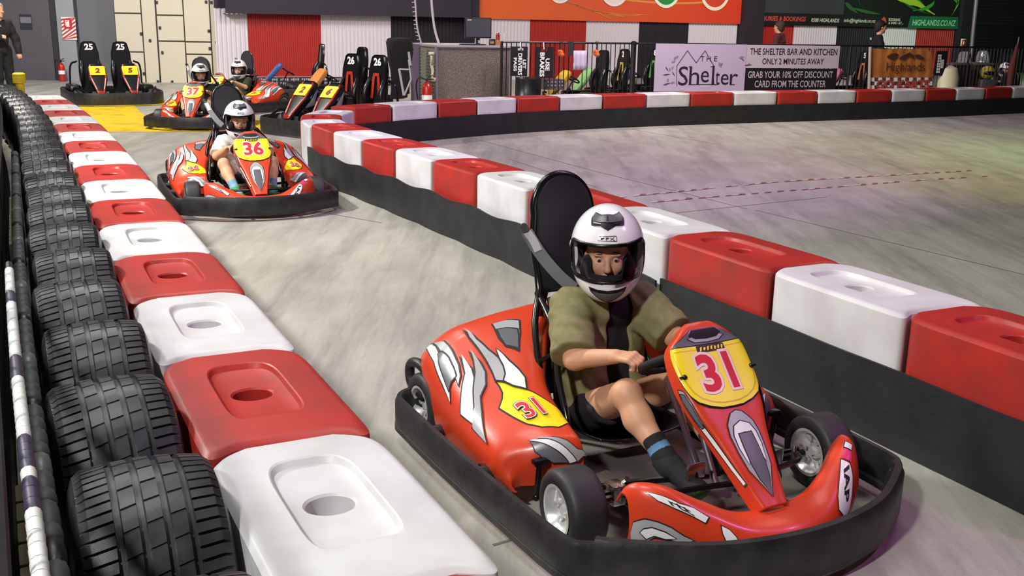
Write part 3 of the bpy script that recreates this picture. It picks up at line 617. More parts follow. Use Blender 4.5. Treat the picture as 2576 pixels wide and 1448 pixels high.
def frame_parts(root):
    mb = MB(M_TUBE)
    for s in (-1, 1):
        mb.tube([(-.66, s * .2, .10), (-.2, s * .3, .075), (.1, s * .3, .07), (.35, s * .2, .085), (.58, s * .17, .10), (.66, s * .10, .10)], .014, 8, smooth=4)
        mb.tube([(.28, s * .36, .15), (.34, s * .2, .165), (.40, s * .02, .17)], .012, 8)
        mb.tube([(.335, s * .22, .13), (.335, s * .46, .132)], .014, 8)
        mb.tube([(.30, s * .08, .14), (.33, s * .44, .15)], .007, 8)
        mb.tube([(-.1, s * .3, .09), (-.1, s * .64, .115)], .012, 8); mb.tube([(-.43, s * .3, .09), (-.43, s * .64, .115)], .012, 8)
        mb.tube([(.40, s * .36, .175), (.47, s * .30, .19), (.52, s * .10, .20), (.54, 0, .20)], .010, 8, smooth=4)
        mb.tube([(.58, s * .17, .10), (.70, s * .19, .115), (.83, s * .19, .115)], .012, 8)
    mb.tube([(-.655, -.5, .135), (-.655, .5, .135)], .018, 10)
    mb.tube([(.66, -.10, .10), (.66, .10, .10)], .014, 8)
    mb.use(M_STEEL)
    for s in (-1, 1): mb.box((.32, s * .33, .14), (.06, .05, .07), bev=.008); mb.cyl((.39, s * .36, .15), (.39, s * .36, .2), .008); mb.cyl((.30, s * .3, .15), (.34, s * .30, .19), .01)
    mb.build('frame', root)
    mb = MB(M_PAN); mb.box((.24, 0, .055), (.72, .5, .006)); mb.box((.22, -.28, .115), (.16, .12, .02), bev=.006, rz=R(12)); mb.box((.22, .28, .115), (.16, .12, .02), bev=.006, rz=R(-12)); mb.build('floor_pan', root)
    mb = MB(M_SEAT); mb.box((-.66, .02, .22), (.16, .42, .2), bev=.03); mb.lathe([(.05, 0), (.07, .02), (.07, .1), (.05, .13), (.0001, .13)], 20, Matrix.Translation((-.56, .16, .18))); mb.build('engine', root)
    for s in (-1, 1):
        mb = MB(M_TUBE); mb.tube([(.40, s * .10, .09), (.45, s * .10, .14), (.43, s * .10, .215)], .008, 8); mb.use(M_STEEL); mb.box((.432, s * .10, .215), (.012, .07, .05), bev=.004); mb.build('pedal', root)
    c = Vector((.20, 0, .505)); n = Vector((-.52, 0, .85)).normalized(); M = frame(c, Vector((.85, 0, .52)), n)
    mb = MB(M_MBLACK); ring = [M @ Vector((.132 * math.cos(a), .14 * math.sin(a), 0)) for a in np.linspace(0, 2 * math.pi, 40, endpoint=False)]
    mb.tube(ring, .0155, 10, loop=True)
    for a in (R(90), R(-90), R(180)): mb.tube([M @ Vector((0, 0, -.012)), M @ Vector((.13 * math.cos(a), .135 * math.sin(a), 0))], .011, 8)
    mb.lathe([(.0001, .01), (.04, .008), (.042, -.015), (.03, -.03)], 20, M); w = mb.build('steering_wheel', root)
    mb = MB(mat('column_steel', '#8d7f8e', .35, .8)); mb.cyl(c - n * .02, Vector((.42, 0, .14)), .011); mb.build('steering_column', w)
    mb = MB(mat('column_steel', '')); mb.cyl((.20, -.05, .435), (.275, .035, .145), .012); mb.build('column_strut', root)
def make_kart(name_num, label, loc, rz, bh=.90):
    root = thing('go_kart', label, 'go-kart', loc, rz, 'red karts on the track')
    for sg in (1, -1):
        mb = MB(M_KRED); osn = out_sign(POD, 1, (0, -.3, 1)); surf_mesh(mb, POD, 61, 43, sg); o = mb.build('side_pod', root, ang=60)
        g = MB(); graphics(g, POD, POD_D, sg, osn, .55, .0045)
        O, X, U = map(np.array, POD_T); X = (X - O) * sg; U = U - O
        for k, (m_, b) in enumerate(((M_TXTK, .075), (M_DW, .055), (M_REDP, .02))):
            g.use(m_); decal(g, POD, text2(name_num, (O, X * 2.1, U * 2.9), b, 1.0), .009 + .0006 * k, sg, osn)
        g.build('pod_graphics', o, 'printed flame graphics and yellow number shield', fix=False)
        lt = MB(M_TUBE); lt.box((.128, sg * -.50, .205), (.03, .05, .018), bev=.004); lt.cyl((.135, sg * -.505, .205), (.12, sg * -.505, .075), .010); lt.ball((.12, sg * -.505, .075), .014, 10); lt.build('pod_latch', root)
    mb = MB(M_KRED); mb.loft([[(-.735, y, .3), (-.735, y, .42), (-.70, y, .462), (-.62, y, .505), (-.50, y, .51), (-.485, y, .48), (-.49, y, .36)] for y in np.linspace(-.135, .135, 9)], False); mb.build('rear_cover', root)
    mb = MB(M_KRED); osn = out_sign(PANEL, 1, (1, 0, 1)); surf_mesh(mb, PANEL, 55, 49); o = mb.build('front_panel', root, ang=70); m = o.modifiers.new('thick', 'SOLIDIFY'); m.thickness = .005
    g = MB(); graphics(g, PANEL, PANEL_D, 1, osn, .34, .0035); g.build('panel_graphics', o, 'printed grey and white trim on the front panel', fix=False)
    g = MB(); g.use(M_TXTK); decal(g, PANEL, poly2(inflate(PLATE_D, .005, .34)), .003, 1, osn); g.use(M_YEL); decal(g, PANEL, poly2(PLATE_D), .007, 1, osn)
    O, X, U = map(np.array, PANEL_T); X, U = X - O, U - O
    g.use(mat('plate_edge', '#d8b40e', .4)); decal(g, PANEL, poly2(inflate(PLATE_D, -.014, .34)), .0076, 1, osn); g.use(M_YEL); decal(g, PANEL, poly2(inflate(PLATE_D, -.018, .34)), .0080, 1, osn)
    for k, (m_, b, dx) in enumerate(((mat('decal_rim', '#8d8680', .4), .075, .03), (mat('decal_pale', '#f0d4d0', .4), .072, 0), (M_REDP, .026, 0))):
        g.use(m_); decal(g, PANEL, text2(name_num, (O + U * .02 + X * dx * .3 - U * dx * .3, X * 1.40, U * 2.40), b * 1.2, 1.0), .0085 + .0006 * k, 1, osn)
    O2, X2, U2 = map(np.array, PANEL_L); X2, U2 = X2 - O2, U2 - O2
    g.use(mat('logo_brown', '#3a2410', .5)); decal(g, PANEL, poly2([O2 - X2 * 1.5 - U2 * .8, O2 + X2 * 1.5 - U2 * .8, O2 + X2 * 1.5 + U2 * .8, O2 - X2 * 1.5 + U2 * .8]), .0085, 1, osn)
    g.use(M_YEL)
    for q in range(7):
        a = O2 + X2 * (-1.2 + q * .38); decal(g, PANEL, poly2([a - U2 * (.5 - .2 * (q % 2)), a + X2 * .16 - U2 * .4, a + X2 * .3 + U2 * (.5 - .3 * (q % 3 == 1)), a + X2 * .08 + U2 * .3]), .0092, 1, osn)
    p = g.build('number_plate', o, f'yellow plate with the red number {name_num}', fix=False)
    for vv in (.235, .765):
        q = PANEL(np.array(.432), np.array(vv)) + np.array([.7, 0, .7]) * .009; b = MB(M_TUBE); b.ball(q, .009, 10); b.cyl(q, q + np.array([.0, (.018 if vv > .5 else -.018), 0]), .004, seg=6); b.build('plate_bolt', p)
    mb = MB(M_KRED); osn = out_sign(NOSE, 1, (.6, 0, 1)); surf_mesh(mb, NOSE, 71, 33); o = mb.build('nose_fairing', root, ang=70); m = o.modifiers.new('thick', 'SOLIDIFY'); m.thickness = .006
    g = MB(); graphics(g, NOSE, NOSE_D, 1, osn, .3, .003)
    for T, s, z in ((NOSE_TR, 'rtt', .75), (NOSE_TL, 'IAP', .8)):
        O, X, U = map(np.array, T); X, U = (X - O), (U - O)
        g.use(M_DW); decal(g, NOSE, text2(s, (O, X * 1.5, U * 1.25), .07, 1), .006, 1, osn); g.use(M_TXTK); decal(g, NOSE, text2(s, (O, X * 1.5, U * 1.25), .035, 1), .0066, 1, osn)
    g.build('nose_graphics', o, 'printed white and grey stickers on the nose', fix=False)
    wheel(root, (.34, -.50, .132), .125, R(-4)); wheel(root, (.34, .535, .132), .125, R(-4)); wheel(root, (-.655, -.525, .135), .14, 0, .135); wheel(root, (-.655, .525, .135), .14, 0, .135)
    bumper_parts(root); seat_parts(root, bh=bh); frame_parts(root)
    return root
K31 = make_kart('31', 'front red go-kart with number 31 on its yellow plate', (.479, 3.483, 0), R(-61.4))
# ---------------------------------------------------------------- bodies: one smooth skin grown round tapered limbs
A_ = lambda *v: np.array(v, float)
def cone(P, a, b, ra, rb):
    a, b = A_(*a), A_(*b); d = b - a; L2 = float(d @ d) + 1e-12; t = np.clip((P - a) @ d / L2, 0, 1)
    return np.linalg.norm(P - a - t[:, None] * d, axis=1) - (ra + (rb - ra) * t)
def ell(P, c, r, M=None):
    q = P - A_(*c); q = q @ M if M is not None else q; r = A_(*r); k = np.linalg.norm(q / r, axis=1); g = np.linalg.norm(q / (r * r), axis=1) + 1e-9
    return k * (k - 1) / g
def bx(P, c, h, M=None, rd=0):
    q = P - A_(*c); q = q @ M if M is not None else q; q = np.abs(q) - A_(*h) + rd
    return np.linalg.norm(np.maximum(q, 0), axis=1) + np.minimum(q.max(1), 0) - rd
def smin(a, b, k):
    h = np.clip(.5 + .5 * (b - a) / k, 0, 1); return b + (a - b) * h - k * h * (1 - h)
def smax(a, b, k): return -smin(-a, -b, k)
def union(P, prims, k=.02):
    d = None
    for p in prims:
        e = cone(P, *p[1:]) if p[0] == 'c' else ell(P, *p[1:]); d = e if d is None else smin(d, e, k)
    return d
def rotz(a): c, s = math.cos(a), math.sin(a); return np.array([[c, -s, 0], [s, c, 0], [0, 0, 1.]])
def roty(a): c, s = math.cos(a), math.sin(a); return np.array([[c, 0, s], [0, 1, 0], [-s, 0, c]])
def rotx(a): c, s = math.cos(a), math.sin(a); return np.array([[1, 0, 0], [0, c, -s], [0, s, c]])
def snet(f, lo, hi, h, B=6):
    """surface of f = 0 on a grid of step h (evaluated only near the surface)"""
    lo, hi = A_(*lo), A_(*hi); nb = np.ceil((hi - lo) / (h * B)).astype(int); n = nb * B
    cc = np.stack(np.meshgrid(*[lo[k] + (np.arange(nb[k]) + .5) * h * B for k in range(3)], indexing='ij'), -1).reshape(-1, 3)
    dv = f(cc).reshape(nb); act = np.abs(dv) < h * B * 1.1
    up = lambda a: np.repeat(np.repeat(np.repeat(a, B, 0), B, 1), B, 2)
    V = up(dv).astype(np.float32); idx = np.argwhere(up(act)); V[tuple(idx.T)] = f(lo + (idx + .5) * h)
    I = (V < 0); C = np.zeros(np.array(V.shape) - 1, np.uint8)
    for i in (0, 1):
        for j in (0, 1):
            for k in (0, 1): C += I[i:n[0] - 1 + i, j:n[1] - 1 + j, k:n[2] - 1 + k]
    cells = np.argwhere((C > 0) & (C < 8)); cid = -np.ones(C.shape, np.int32); cid[tuple(cells.T)] = np.arange(len(cells))
    off = np.array([(i, j, k) for i in (0, 1) for j in (0, 1) for k in (0, 1)]); val = np.stack([V[tuple((cells + o).T)] for o in off], 1)
    acc = np.zeros((len(cells), 3)); cnt = np.zeros(len(cells))
    for a in range(8):
        for b in range(a + 1, 8):
            if np.abs(off[a] - off[b]).sum() != 1: continue
            va, vb = val[:, a], val[:, b]; x = (va < 0) != (vb < 0); t = np.where(x, va / np.where(x, va - vb, 1), 0)
            acc += np.where(x[:, None], off[a] + t[:, None] * (off[b] - off[a]), 0); cnt += x
    vert = lo + (cells + .5 + acc / cnt[:, None]) * h; quads = []
    for ax in range(3):
        s0 = [slice(None)] * 3; s1 = [slice(None)] * 3; s0[ax] = slice(0, -1); s1[ax] = slice(1, None); E = np.argwhere(I[tuple(s0)] != I[tuple(s1)])
        u, v = (ax + 1) % 3, (ax + 2) % 3; ok = (E[:, u] > 0) & (E[:, v] > 0) & (E[:, u] < n[u] - 1) & (E[:, v] < n[v] - 1); E = E[ok]
        q = []
        for du, dw in ((-1, -1), (0, -1), (0, 0), (-1, 0)):
            e = E.copy(); e[:, u] += du; e[:, v] += dw; q.append(cid[tuple(e.T)])
        q = np.stack(q, 1); fl = ~I[tuple(E.T)]; q[fl] = q[fl][:, ::-1]; quads.append(q)
    F = np.concatenate(quads); F = F[(F >= 0).all(1)]; return vert, F
def skin(name, f, lo, hi, h, m, parent=None, label=None, relax=1, paint=None):
    V, F = snet(f, lo, hi, h)
    for _ in range(relax):
        s = np.zeros_like(V); c = np.zeros(len(V))
        for a in range(4):
            np.add.at(s, F[:, a], V[F[:, (a + 1) % 4]] + V[F[:, a - 1]]); np.add.at(c, F[:, a], 2)
        V = .4 * V + .6 * s / np.maximum(c, 1)[:, None]
    me = bpy.data.meshes.new(name); me.from_pydata(V.tolist(), [], F.tolist()); me.materials.append(m)
    me.polygons.foreach_set('use_smooth', np.ones(len(F), bool))
    if paint:
        fc = V[F].mean(1); ids = np.zeros(len(F), np.int32)
        for k, (mm, g) in enumerate(paint): me.materials.append(mm); ids[g(fc)] = k + 1
        me.polygons.foreach_set('material_index', ids)
    me.update(); o = bpy.data.objects.new(name, me); COL.objects.link(o); o.parent = parent
    if label: o['label'] = label
    return o
M_SKIN = mat('skin_light', '#dba583', .5, var=.10, scale=14, spec=.35)
M_HLM = mat('helmet_white', '#f0eef2', .18, coat=.6)
M_HBLK = mat('helmet_trim', '#121215', .35)
M_LINE = mat('helmet_lining', '#17171a', .9)
def visor_mat():
    m = bpy.data.materials.new('clear_visor'); m.use_nodes = True; nt = m.node_tree; nt.nodes.remove(nt.nodes['Principled BSDF'])
    t, g, x, f = (nt.nodes.new(k) for k in ('ShaderNodeBsdfTransparent', 'ShaderNodeBsdfGlossy', 'ShaderNodeMixShader', 'ShaderNodeFresnel'))
    t.inputs[0].default_value = (.93, .93, .95, 1); g.inputs['Roughness'].default_value = .05; f.inputs[0].default_value = 1.35
    nt.links.new(f.outputs[0], x.inputs[0]); nt.links.new(t.outputs[0], x.inputs[1]); nt.links.new(g.outputs[0], x.inputs[2]); nt.links.new(x.outputs[0], nt.nodes['Material Output'].inputs[0]); return m
M_VIS = visor_mat()
def hand_prims(w, d, up, side, curl=1.0):
    """palm, four bent fingers and a thumb: w wrist point, d towards the fingers, up the back of the hand, side +1 when the thumb lies to up x d"""
    w, d, up = A_(*w), A_(*d), A_(*up); d /= np.linalg.norm(d); up -= d * (up @ d); up /= np.linalg.norm(up); s = np.cross(up, d) * side
    P = []; pal = w + d * .062
    for q in (-.024, -.008, .008, .024): P.append(('c', w + s * q * .6, pal + s * q, .0125, .0105))
    for k, (q, L) in enumerate(((.027, .060), (.009, .068), (-.009, .064), (-.026, .050))):
        r = .0088 - .0006 * (k == 3); a = pal + s * q; b = a + (d * .75 - up * .62 * curl) * L * .48; c = b + (-up * .95 - d * .25 * curl) * L * .36; e = c + (-d * .85 - up * .25) * L * .28
        P += [('c', a, b, r + .001, r), ('c', b, c, r, r - .0005), ('c', c, e, r - .0005, r - .002)]
    t0 = w + d * .018 + s * .020; t1 = t0 + (s * .6 + d * .6 - up * .35) * .034; t2 = t1 + (d * .75 - up * .55 - s * .1) * .030
    P += [('c', t0, t1, .0125, .0098), ('c', t1, t2, .0098, .0075)]
    return P
def head_prims(c, M, s=1.0):
    """head with brow, nose, cheeks, lips, chin and ears; M columns are forward, left, up"""
    at_ = lambda x, y, z: A_(*c) + M @ A_(x, y, z) * s
    f = lambda P: smin(ell(P, at_(-.012, 0, .028), A_(.094, .074, .088) * s, M), ell(P, at_(.018, 0, -.035), A_(.068, .058, .075) * s, M), .03 * s)
    def g(P):
        d = f(P)
        for y in (-.03, .03):
            d = smin(d, ell(P, at_(.058, y * 1.05, -.022), A_(.022, .024, .022) * s, M), .016 * s)          # cheeks
            d = smin(d, ell(P, at_(.076, y, .028), A_(.011, .022, .007) * s, M), .010 * s)                  # brow
            d = smax(d, -ell(P, at_(.090, y, .008), A_(.016, .016, .010) * s, M), .008 * s)                 # sockets
            d = smin(d, ell(P, at_(-.008, y * 2.55, -.004), A_(.016, .009, .026) * s, M), .006 * s)         # ears
        d = smin(d, cone(P, at_(.082, 0, .012), at_(.103, 0, -.022), .008 * s, .0125 * s), .008 * s)         # nose
        for y in (-.009, .009): d = smin(d, ell(P, at_(.094, y, -.028), A_(.009, .008, .007) * s, M), .005 * s)
        d = smin(d, ell(P, at_(.084, 0, -.050), A_(.009, .019, .005) * s, M), .004 * s); d = smin(d, ell(P, at_(.083, 0, -.060), A_(.009, .016, .006) * s, M), .004 * s)
        d = smax(d, -ell(P, at_(.096, 0, -.0545), A_(.010, .018, .0016) * s, M), .003 * s)
        return smin(d, ell(P, at_(.064, 0, -.088), A_(.022, .024, .020) * s, M), .02 * s)                    # chin
    return g, at_
M_EYE, M_IRIS, M_LIP, M_BROW = mat('eye_white', '#b9aea6', .4), mat('eye_iris', '#2e2018', .2), mat('lip_pink', '#b9675a', .5), mat('brow_hair', '#6b4a30', .8)
def eyes(parent, at_, M, s, gaze=0):
    for y in (-.03, .03):
        mb = MB(M_EYE); c = at_(.0735, y, .008); mb.ball(c, .0100 * s, 14); mb.use(M_IRIS); q = c + M @ (A_(math.cos(gaze), math.sin(gaze), -.05) * .0048 * s); mb.ball(q, .0066 * s, 10)
        mb.use(M_BROW); mb.tube([at_(.081, y * .55, .030), at_(.086, y, .034), at_(.074, y * 1.6, .029)], .0028 * s, 6, smooth=3); mb.build('eye', parent)
def make_helmet(parent, c, M, s=1.0, name='helmet', res=.004):
    at_ = lambda x, y, z: A_(*c) + M @ A_(x, y, z) * s
    def outer(P):
        d = ell(P, at_(-.012, 0, .022), A_(.158, .132, .150) * s, M)
        d = smin(d, ell(P, at_(.022, 0, -.070), A_(.132, .112, .100) * s, M), .06 * s)
        d = smin(d, ell(P, at_(.10, 0, -.095), A_(.062, .060, .050) * s, M), .05 * s)
        return smax(d, -((P - at_(0, 0, -.150)) @ M[:, 2] + .10 * ((P - at_(0, 0, -.15)) @ M[:, 0])), .02 * s)
    def port(P): return smax(bx(P, at_(.13, 0, -.002), A_(.130, .150, .062) * s, M, .045 * s), -((P - at_(-.022, 0, 0)) @ M[:, 0]), .01)
    sh = lambda P: smax(smax(outer(P), -(outer(P) + .026 * s), .004), -port(P), .005)
    lo, hi = A_(*c) - .21 * s, A_(*c) + .21 * s
    h = skin(name, sh, lo, hi, res * s, M_HLM, parent, 'glossy white full-face helmet', 1)
    rim = lambda P: smax(smax(np.abs(outer(P) + .004 * s) - .0075 * s, np.abs(port(P) - .001) - .007 * s, .003), -((P - at_(-.036, 0, 0)) @ M[:, 0]), .004)
    skin('visor_seal', rim, lo, hi, res * s, M_HBLK, h, 'black rubber seal round the eye opening', 1)
    lin_ = lambda P: smax(smax(np.abs(outer(P) + .034 * s) - .010 * s, -(port(P) + .012 * s), .004), ((P - at_(0, 0, -.13)) @ M[:, 2]) * -1, .01)
    pad = lambda P: smin(lin_(P), np.minimum(ell(P, at_(.055, .072, -.045), A_(.055, .026, .05) * s, M), ell(P, at_(.055, -.072, -.045), A_(.055, .026, .05) * s, M)), .01)
    skin('lining', pad, lo, hi, .006 * s, M_LINE, h, 'dark padded lining', 1)
    def cast(az, el, off):
        D = M @ np.stack([np.cos(el) * np.cos(az), np.cos(el) * np.sin(az), np.sin(el)]); D = D.T; a = np.zeros(len(D)); b = np.full(len(D), .3 * s)
        for _ in range(26):
            mdl = (a + b) / 2; ins = outer(at_(0, 0, 0) + D * mdl[:, None]) < 0; a = np.where(ins, mdl, a); b = np.where(ins, b, mdl)
        return at_(0, 0, 0) + D * (a + off)[:, None]
    # visor: a clear sheet over the eye opening
    az, el = np.meshgrid(np.linspace(R(-70), R(70), 41), np.linspace(R(-25), R(25), 13), indexing='ij'); Pv = cast(az.ravel(), el.ravel(), .004 * s)
    mb = MB(M_VIS); mb.faces(Pv, [(i * 13 + j, i * 13 + j + 1, (i + 1) * 13 + j + 1, (i + 1) * 13 + j) for i in range(40) for j in range(12)]); mb.build('visor', h, 'clear visor')
    def patch(mb, poly, off, thick=.004):
        t = bmesh.new(); f = t.faces.new([t.verts.new((a, b, 0)) for a, b in poly]); bmesh.ops.triangulate(t, faces=[f]); bmesh.ops.subdivide_edges(t, edges=t.edges[:], cuts=3, use_grid_fill=True)
        uv = np.array([v.co[:2] for v in t.verts]); Q = cast(np.radians(uv[:, 0]), np.radians(uv[:, 1]), off * s)
        for v, q in zip(t.verts, Q): v.co = q
        mb.merge(t)
    mb = MB(M_HBLK); patch(mb, [(42, 60), (44, 70), (17, 66), (0, 67), (-17, 66), (-44, 70), (-42, 60), (-32, 49), (-14, 49), (0, 43), (14, 49), (32, 49)], .004)
    mb.use(mat('vent_grey', '#55555c', .3)); patch(mb, [(39, 60.5), (40, 67.5), (16, 63.5), (0, 64.5), (-16, 63.5), (-40, 67.5), (-39, 60.5), (-32, 55), (-13, 53.5), (13, 53.5), (32, 55)], .0065)
    mb.use(M_DL); patch(mb, [(-30, 54), (-13, 52), (-13, 50.5), (-29, 52)], .007); mb.use(M_TXTK); patch(mb, [(12, 52), (30, 54), (29, 52.3), (12, 50.6)], .007); patch(mb, [(2, 63), (-2, 63), (-2, 55), (2, 55)], .0075)
    mb.build('top_vent', h, 'dark grey vent on the crown')
    mb = MB(M_HBLK); patch(mb, [(25, -28), (-25, -28), (-22, -33), (0, -46), (22, -33)], .003); mb.use(mat('vent_grey', '')); patch(mb, [(20, -30.5), (-20, -30.5), (-17, -33.5), (0, -42.5), (17, -33.5)], .0055); mb.build('chin_vent', h, 'dark chin vent')
    mb = MB(M_TXTK)
    for poly in ([(9, 35.2), (-9, 35.8), (-9, 35.1), (9, 34.5)], [(10, 31.0), (-9.5, 30.2), (-9.5, 29.6), (10, 30.4)], [(7, 34), (3, 34), (3.5, 33), (6, 31.4), (7.5, 32)], [(2, 34), (-1, 34), (-1.5, 32.6), (.8, 32.4), (.5, 31.3), (1.6, 31.3)], [(-2, 34), (-3.2, 34), (-8, 30.6), (-6.6, 30.6)], [(-6.4, 34), (-7.6, 34), (-3.4, 31.2), (-2.2, 31.2)], [(-9.2, 35.6), (-9.8, 35.2), (-9.8, 30), (-9.2, 30)]): patch(mb, [(-a * 1.45, 32.6 + (b - 32.6) * 1.25) for a, b in poly], .0012)
    mb.build('brow_logo', h, 'small black lettering mark above the eye opening', fix=False)
    for sg in (1, -1):
        mb = MB(M_HLM); mb.ball(at_(-.03, sg * .112, .022), .026 * s, 16); mb.build('visor_pivot', h)
    return h, outer
def driver(label, loc, rz, J, cloth, head_yaw, head_pitch=0, hs=1.0, gaze=0, loose=False, res=.004):
    """seated driver; J joint positions in the kart's frame; cloth colours"""
    root = thing('person', label, 'person', loc, rz); a = lambda k: A_(*J[k])
    M = rotz(head_yaw) @ roty(head_pitch) @ rotx(J.get('roll', 0)); hc = a('head')
    hd, at_ = head_prims(hc + M @ A_(.018, 0, -.012) * hs, M, .98 * hs)
    torso = [('e', a('hip') + A_(0, 0, .03), (.105, .135, .105)), ('c', a('hip') + A_(.0, .06, .06), a('chest') + A_(0, .06, 0), .085, .085), ('c', a('hip') + A_(0, -.06, .06), a('chest') + A_(0, -.06, 0), .085, .085),
             ('c', a('chest') + A_(0, -.07, .02), a('chest') + A_(0, .07, .02), .088, .088), ('c', a('sR') + A_(-.0, .03, -.015), a('sL') + A_(0, -.03, -.015), .058, .058), ('c', a('chest'), a('neck'), .075, .05)]
    arms = lambda k, e=0: [('c', a('s' + k), a('e' + k), .046 + e, .036 + e), ('c', a('e' + k), a('w' + k), .037 + e, .025 + e)]
    hp = lambda k: a('h' + k)
    legs = lambda k, e=0: [('c', hp(k), a('k' + k), .075 + e, .050 + e), ('c', a('k' + k), a('k' + k) * .62 + a('a' + k) * .38 + A_(-.014, 0, -.010), .047 + e, .049 + e), ('c', a('k' + k) * .62 + a('a' + k) * .38 + A_(-.014, 0, -.010), a('a' + k), .049 + e, .031 + e)]
    hands = []
    for k, sd in (('R', 1), ('L', -1)): hands += hand_prims(a('w' + k), a('g' + k) - a('w' + k), A_(*J.get('u' + k, (-.1, 0, 1))), sd)
    feet = [('c', a('aR'), a('tR'), .034, .028), ('c', a('aL'), a('tL'), .034, .028)]
    body_p = torso + arms('R') + arms('L') + legs('R') + legs('L') + feet + [('c', a('neck') + A_(0, 0, -.02), hc + M @ A_(-.03, 0, -.06), .048, .05)]
    def body(P):
        d = union(P, body_p, .022); h = union(P, hands, .006); return smin(smin(d, h, .012), hd(P), .02)
    lo = np.min([A_(*v) for k, v in J.items() if k[0] not in 'ur'], 0) - .17; hi = np.max([A_(*v) for k, v in J.items() if k[0] not in 'ur'], 0) + A_(.17, .17, .16)
    lips = lambda c: np.abs(((c - at_(.086, 0, -.055)) @ M) / (A_(.022, .018, .0095) * hs)).max(1) < 1
    b = skin('body', body, lo, hi, res, cloth.get('skin', M_SKIN), root, None, 1, [(M_LIP, lips)]); eyes(root, at_, M, .98 * hs, gaze)
    nz = lambda P, amp, f: amp * (np.sin(P[:, 0] * f + 2 * np.sin(P[:, 2] * f * .7)) * np.sin(P[:, 2] * f * .9 + P[:, 1] * f * .6) + .6 * np.sin(P[:, 1] * f * 1.7 + P[:, 2] * f * 1.3))
    sl = cloth.get('sleeve', .92)
    def sleeves(e): return [('c', a('s' + k), a('s' + k) + (a('e' + k) - a('s' + k)) * sl, .056 + e, .058 + e) for k in 'RL']
    def shirt(P, e=.012):
        d = smin(union(P, torso, .03), union(P, sleeves(0), .02), .025) - e + nz(P, .0035, 55)
        for k in 'RL':
            ax = a('e' + k) - a('s' + k); ax /= np.linalg.norm(ax); q = a('s' + k) + (a('e' + k) - a('s' + k)) * (sl + .02); pl = (P - q) @ ax
            near = np.linalg.norm(P - q, axis=1) - .13; d = smax(d, np.minimum(pl, -near), .006)
        d = smax(d, -((P - a('hip') - A_(0, 0, cloth.get('hem', -.0))) @ A_(0, 0, 1)), .01)
        d = smax(d, -cone(P, a('neck') + A_(.0, 0, -.0), a('neck') + A_(.03, 0, .12), .058, .07), .01)
        return smax(d, -(d + .018), .003)
    if 'over' in cloth:
        v = cloth['over']; tee = lambda P: smax(smax(union(P, torso, .03) - .009 + nz(P, .002, 60), -cone(P, a('neck'), a('neck') + A_(.03, 0, .12), .055, .06), .01), -((P - a('hip')) @ A_(0, 0, 1)), .01)
        skin('vest', lambda P: tee(P), lo, hi, .006, cloth['tee'], root, 'black top under the open shirt', 2)
        gap = lambda P: bx(P, a('chest') + A_(.12, .012, .05), (.14, .048, .20), rotz(.05), .03)
        skin('shirt', lambda P: smax(shirt(P, .024), -gap(P), .008), lo, hi, .006, v, root, cloth.get('shirt_label'), 1)
    else: skin('shirt', shirt, lo, hi, .006, cloth['tee'], root, cloth.get('shirt_label'), 1)
    def shorts(P):
        q = [('e', a('hip') + A_(.0, 0, .02), (.118, .15, .105))] + [('c', hp(k), hp(k) + (a('k' + k) - hp(k)) * cloth.get('short', .55), .088, .078) for k in 'RL']
        d = union(P, q, .025) + nz(P, .003, 50)
        for k in 'RL':
            ax = a('k' + k) - hp(k); ax /= np.linalg.norm(ax); e = hp(k) + (a('k' + k) - hp(k)) * cloth.get('short', .55); d = smax(d, np.minimum((P - e) @ ax, -(np.linalg.norm(P - e, axis=1) - .12)), .006)
        return smax(d, (P - a('hip') - A_(0, 0, .09)) @ A_(0, 0, 1), .01)
    skin('shorts', shorts, lo, hi, .006, cloth['shorts'], root, None, 1)
    for k in 'RL':
        A0, T = a('a' + k), a('t' + k); sh_ = A0 - a('k' + k); sh_ /= np.linalg.norm(sh_); f_ = (T - A0) / np.linalg.norm(T - A0); low = A0 + sh_ * .035; l0, h0 = np.minimum(A0, T) - .13, np.maximum(A0, T) + .13
        sock = lambda P: smax(union(P, [('c', A0 - sh_ * .085, A0, .041, .037), ('c', A0, low, .037, .036), ('c', A0, T, .036, .03)], .015), -((P - A0 + sh_ * .075) @ sh_), .004)
        band = lambda c: np.abs((c - A0 + sh_ * cloth.get('band', .03)) @ sh_) < .012
        skin('sock', sock, l0, h0, .0035, cloth['sock'], root, cloth.get('sock_label'), 1, [(cloth['sock2'], band)])
        def shoe(P):
            q = union(P, [('c', low - f_ * .03, low + f_ * .02, .036, .036), ('c', low + f_ * .01, T + sh_ * .015, .038, .034), ('c', A0 + sh_ * .012 - f_ * .012, A0 + sh_ * .02 + f_ * .02, .040, .038), ('e', T + f_ * .012 + sh_ * .01, (.04, .036, .032))], .02)
            return smax(smax(q, (P - T - sh_ * .045) @ sh_, .006), -((P - A0 + sh_ * .002) @ sh_), .006)
        sole = lambda c: (c - T - sh_ * .030) @ sh_ > 0
        skin('shoe', shoe, l0, h0, .005, cloth['shoe'], root, None, 1, [(cloth['sole'], sole)])
    make_helmet(root, hc, M, hs * 1.0)
    return root
CK = lambda n, h: mat(n, h, .85, var=.2, scale=30, bump=.15, bscale=300)
JD = dict(hip=(-.25, 0, .19), chest=(-.285, -.012, .43), neck=(-.255, -.028, .625), head=(-.215, -.038, .795), sR=(-.26, -.160, .585), sL=(-.225, .125, .585), eR=(-.085, -.245, .455), eL=(-.055, .165, .49), wR=(.065, -.175, .50), wL=(.10, .14, .545),
          gR=(.15, -.135, .515), gL=(.16, .115, .57), hR=(-.22, -.085, .185), hL=(-.22, .085, .185), kR=(.105, -.15, .375), kL=(.06, .115, .375), aR=(.295, -.125, .215), aL=(.30, .10, .2), tR=(.435, -.105, .165), tL=(.43, .10, .17), uR=(-.5, -.5, 1), uL=(-.4, .4, 1), roll=.04)
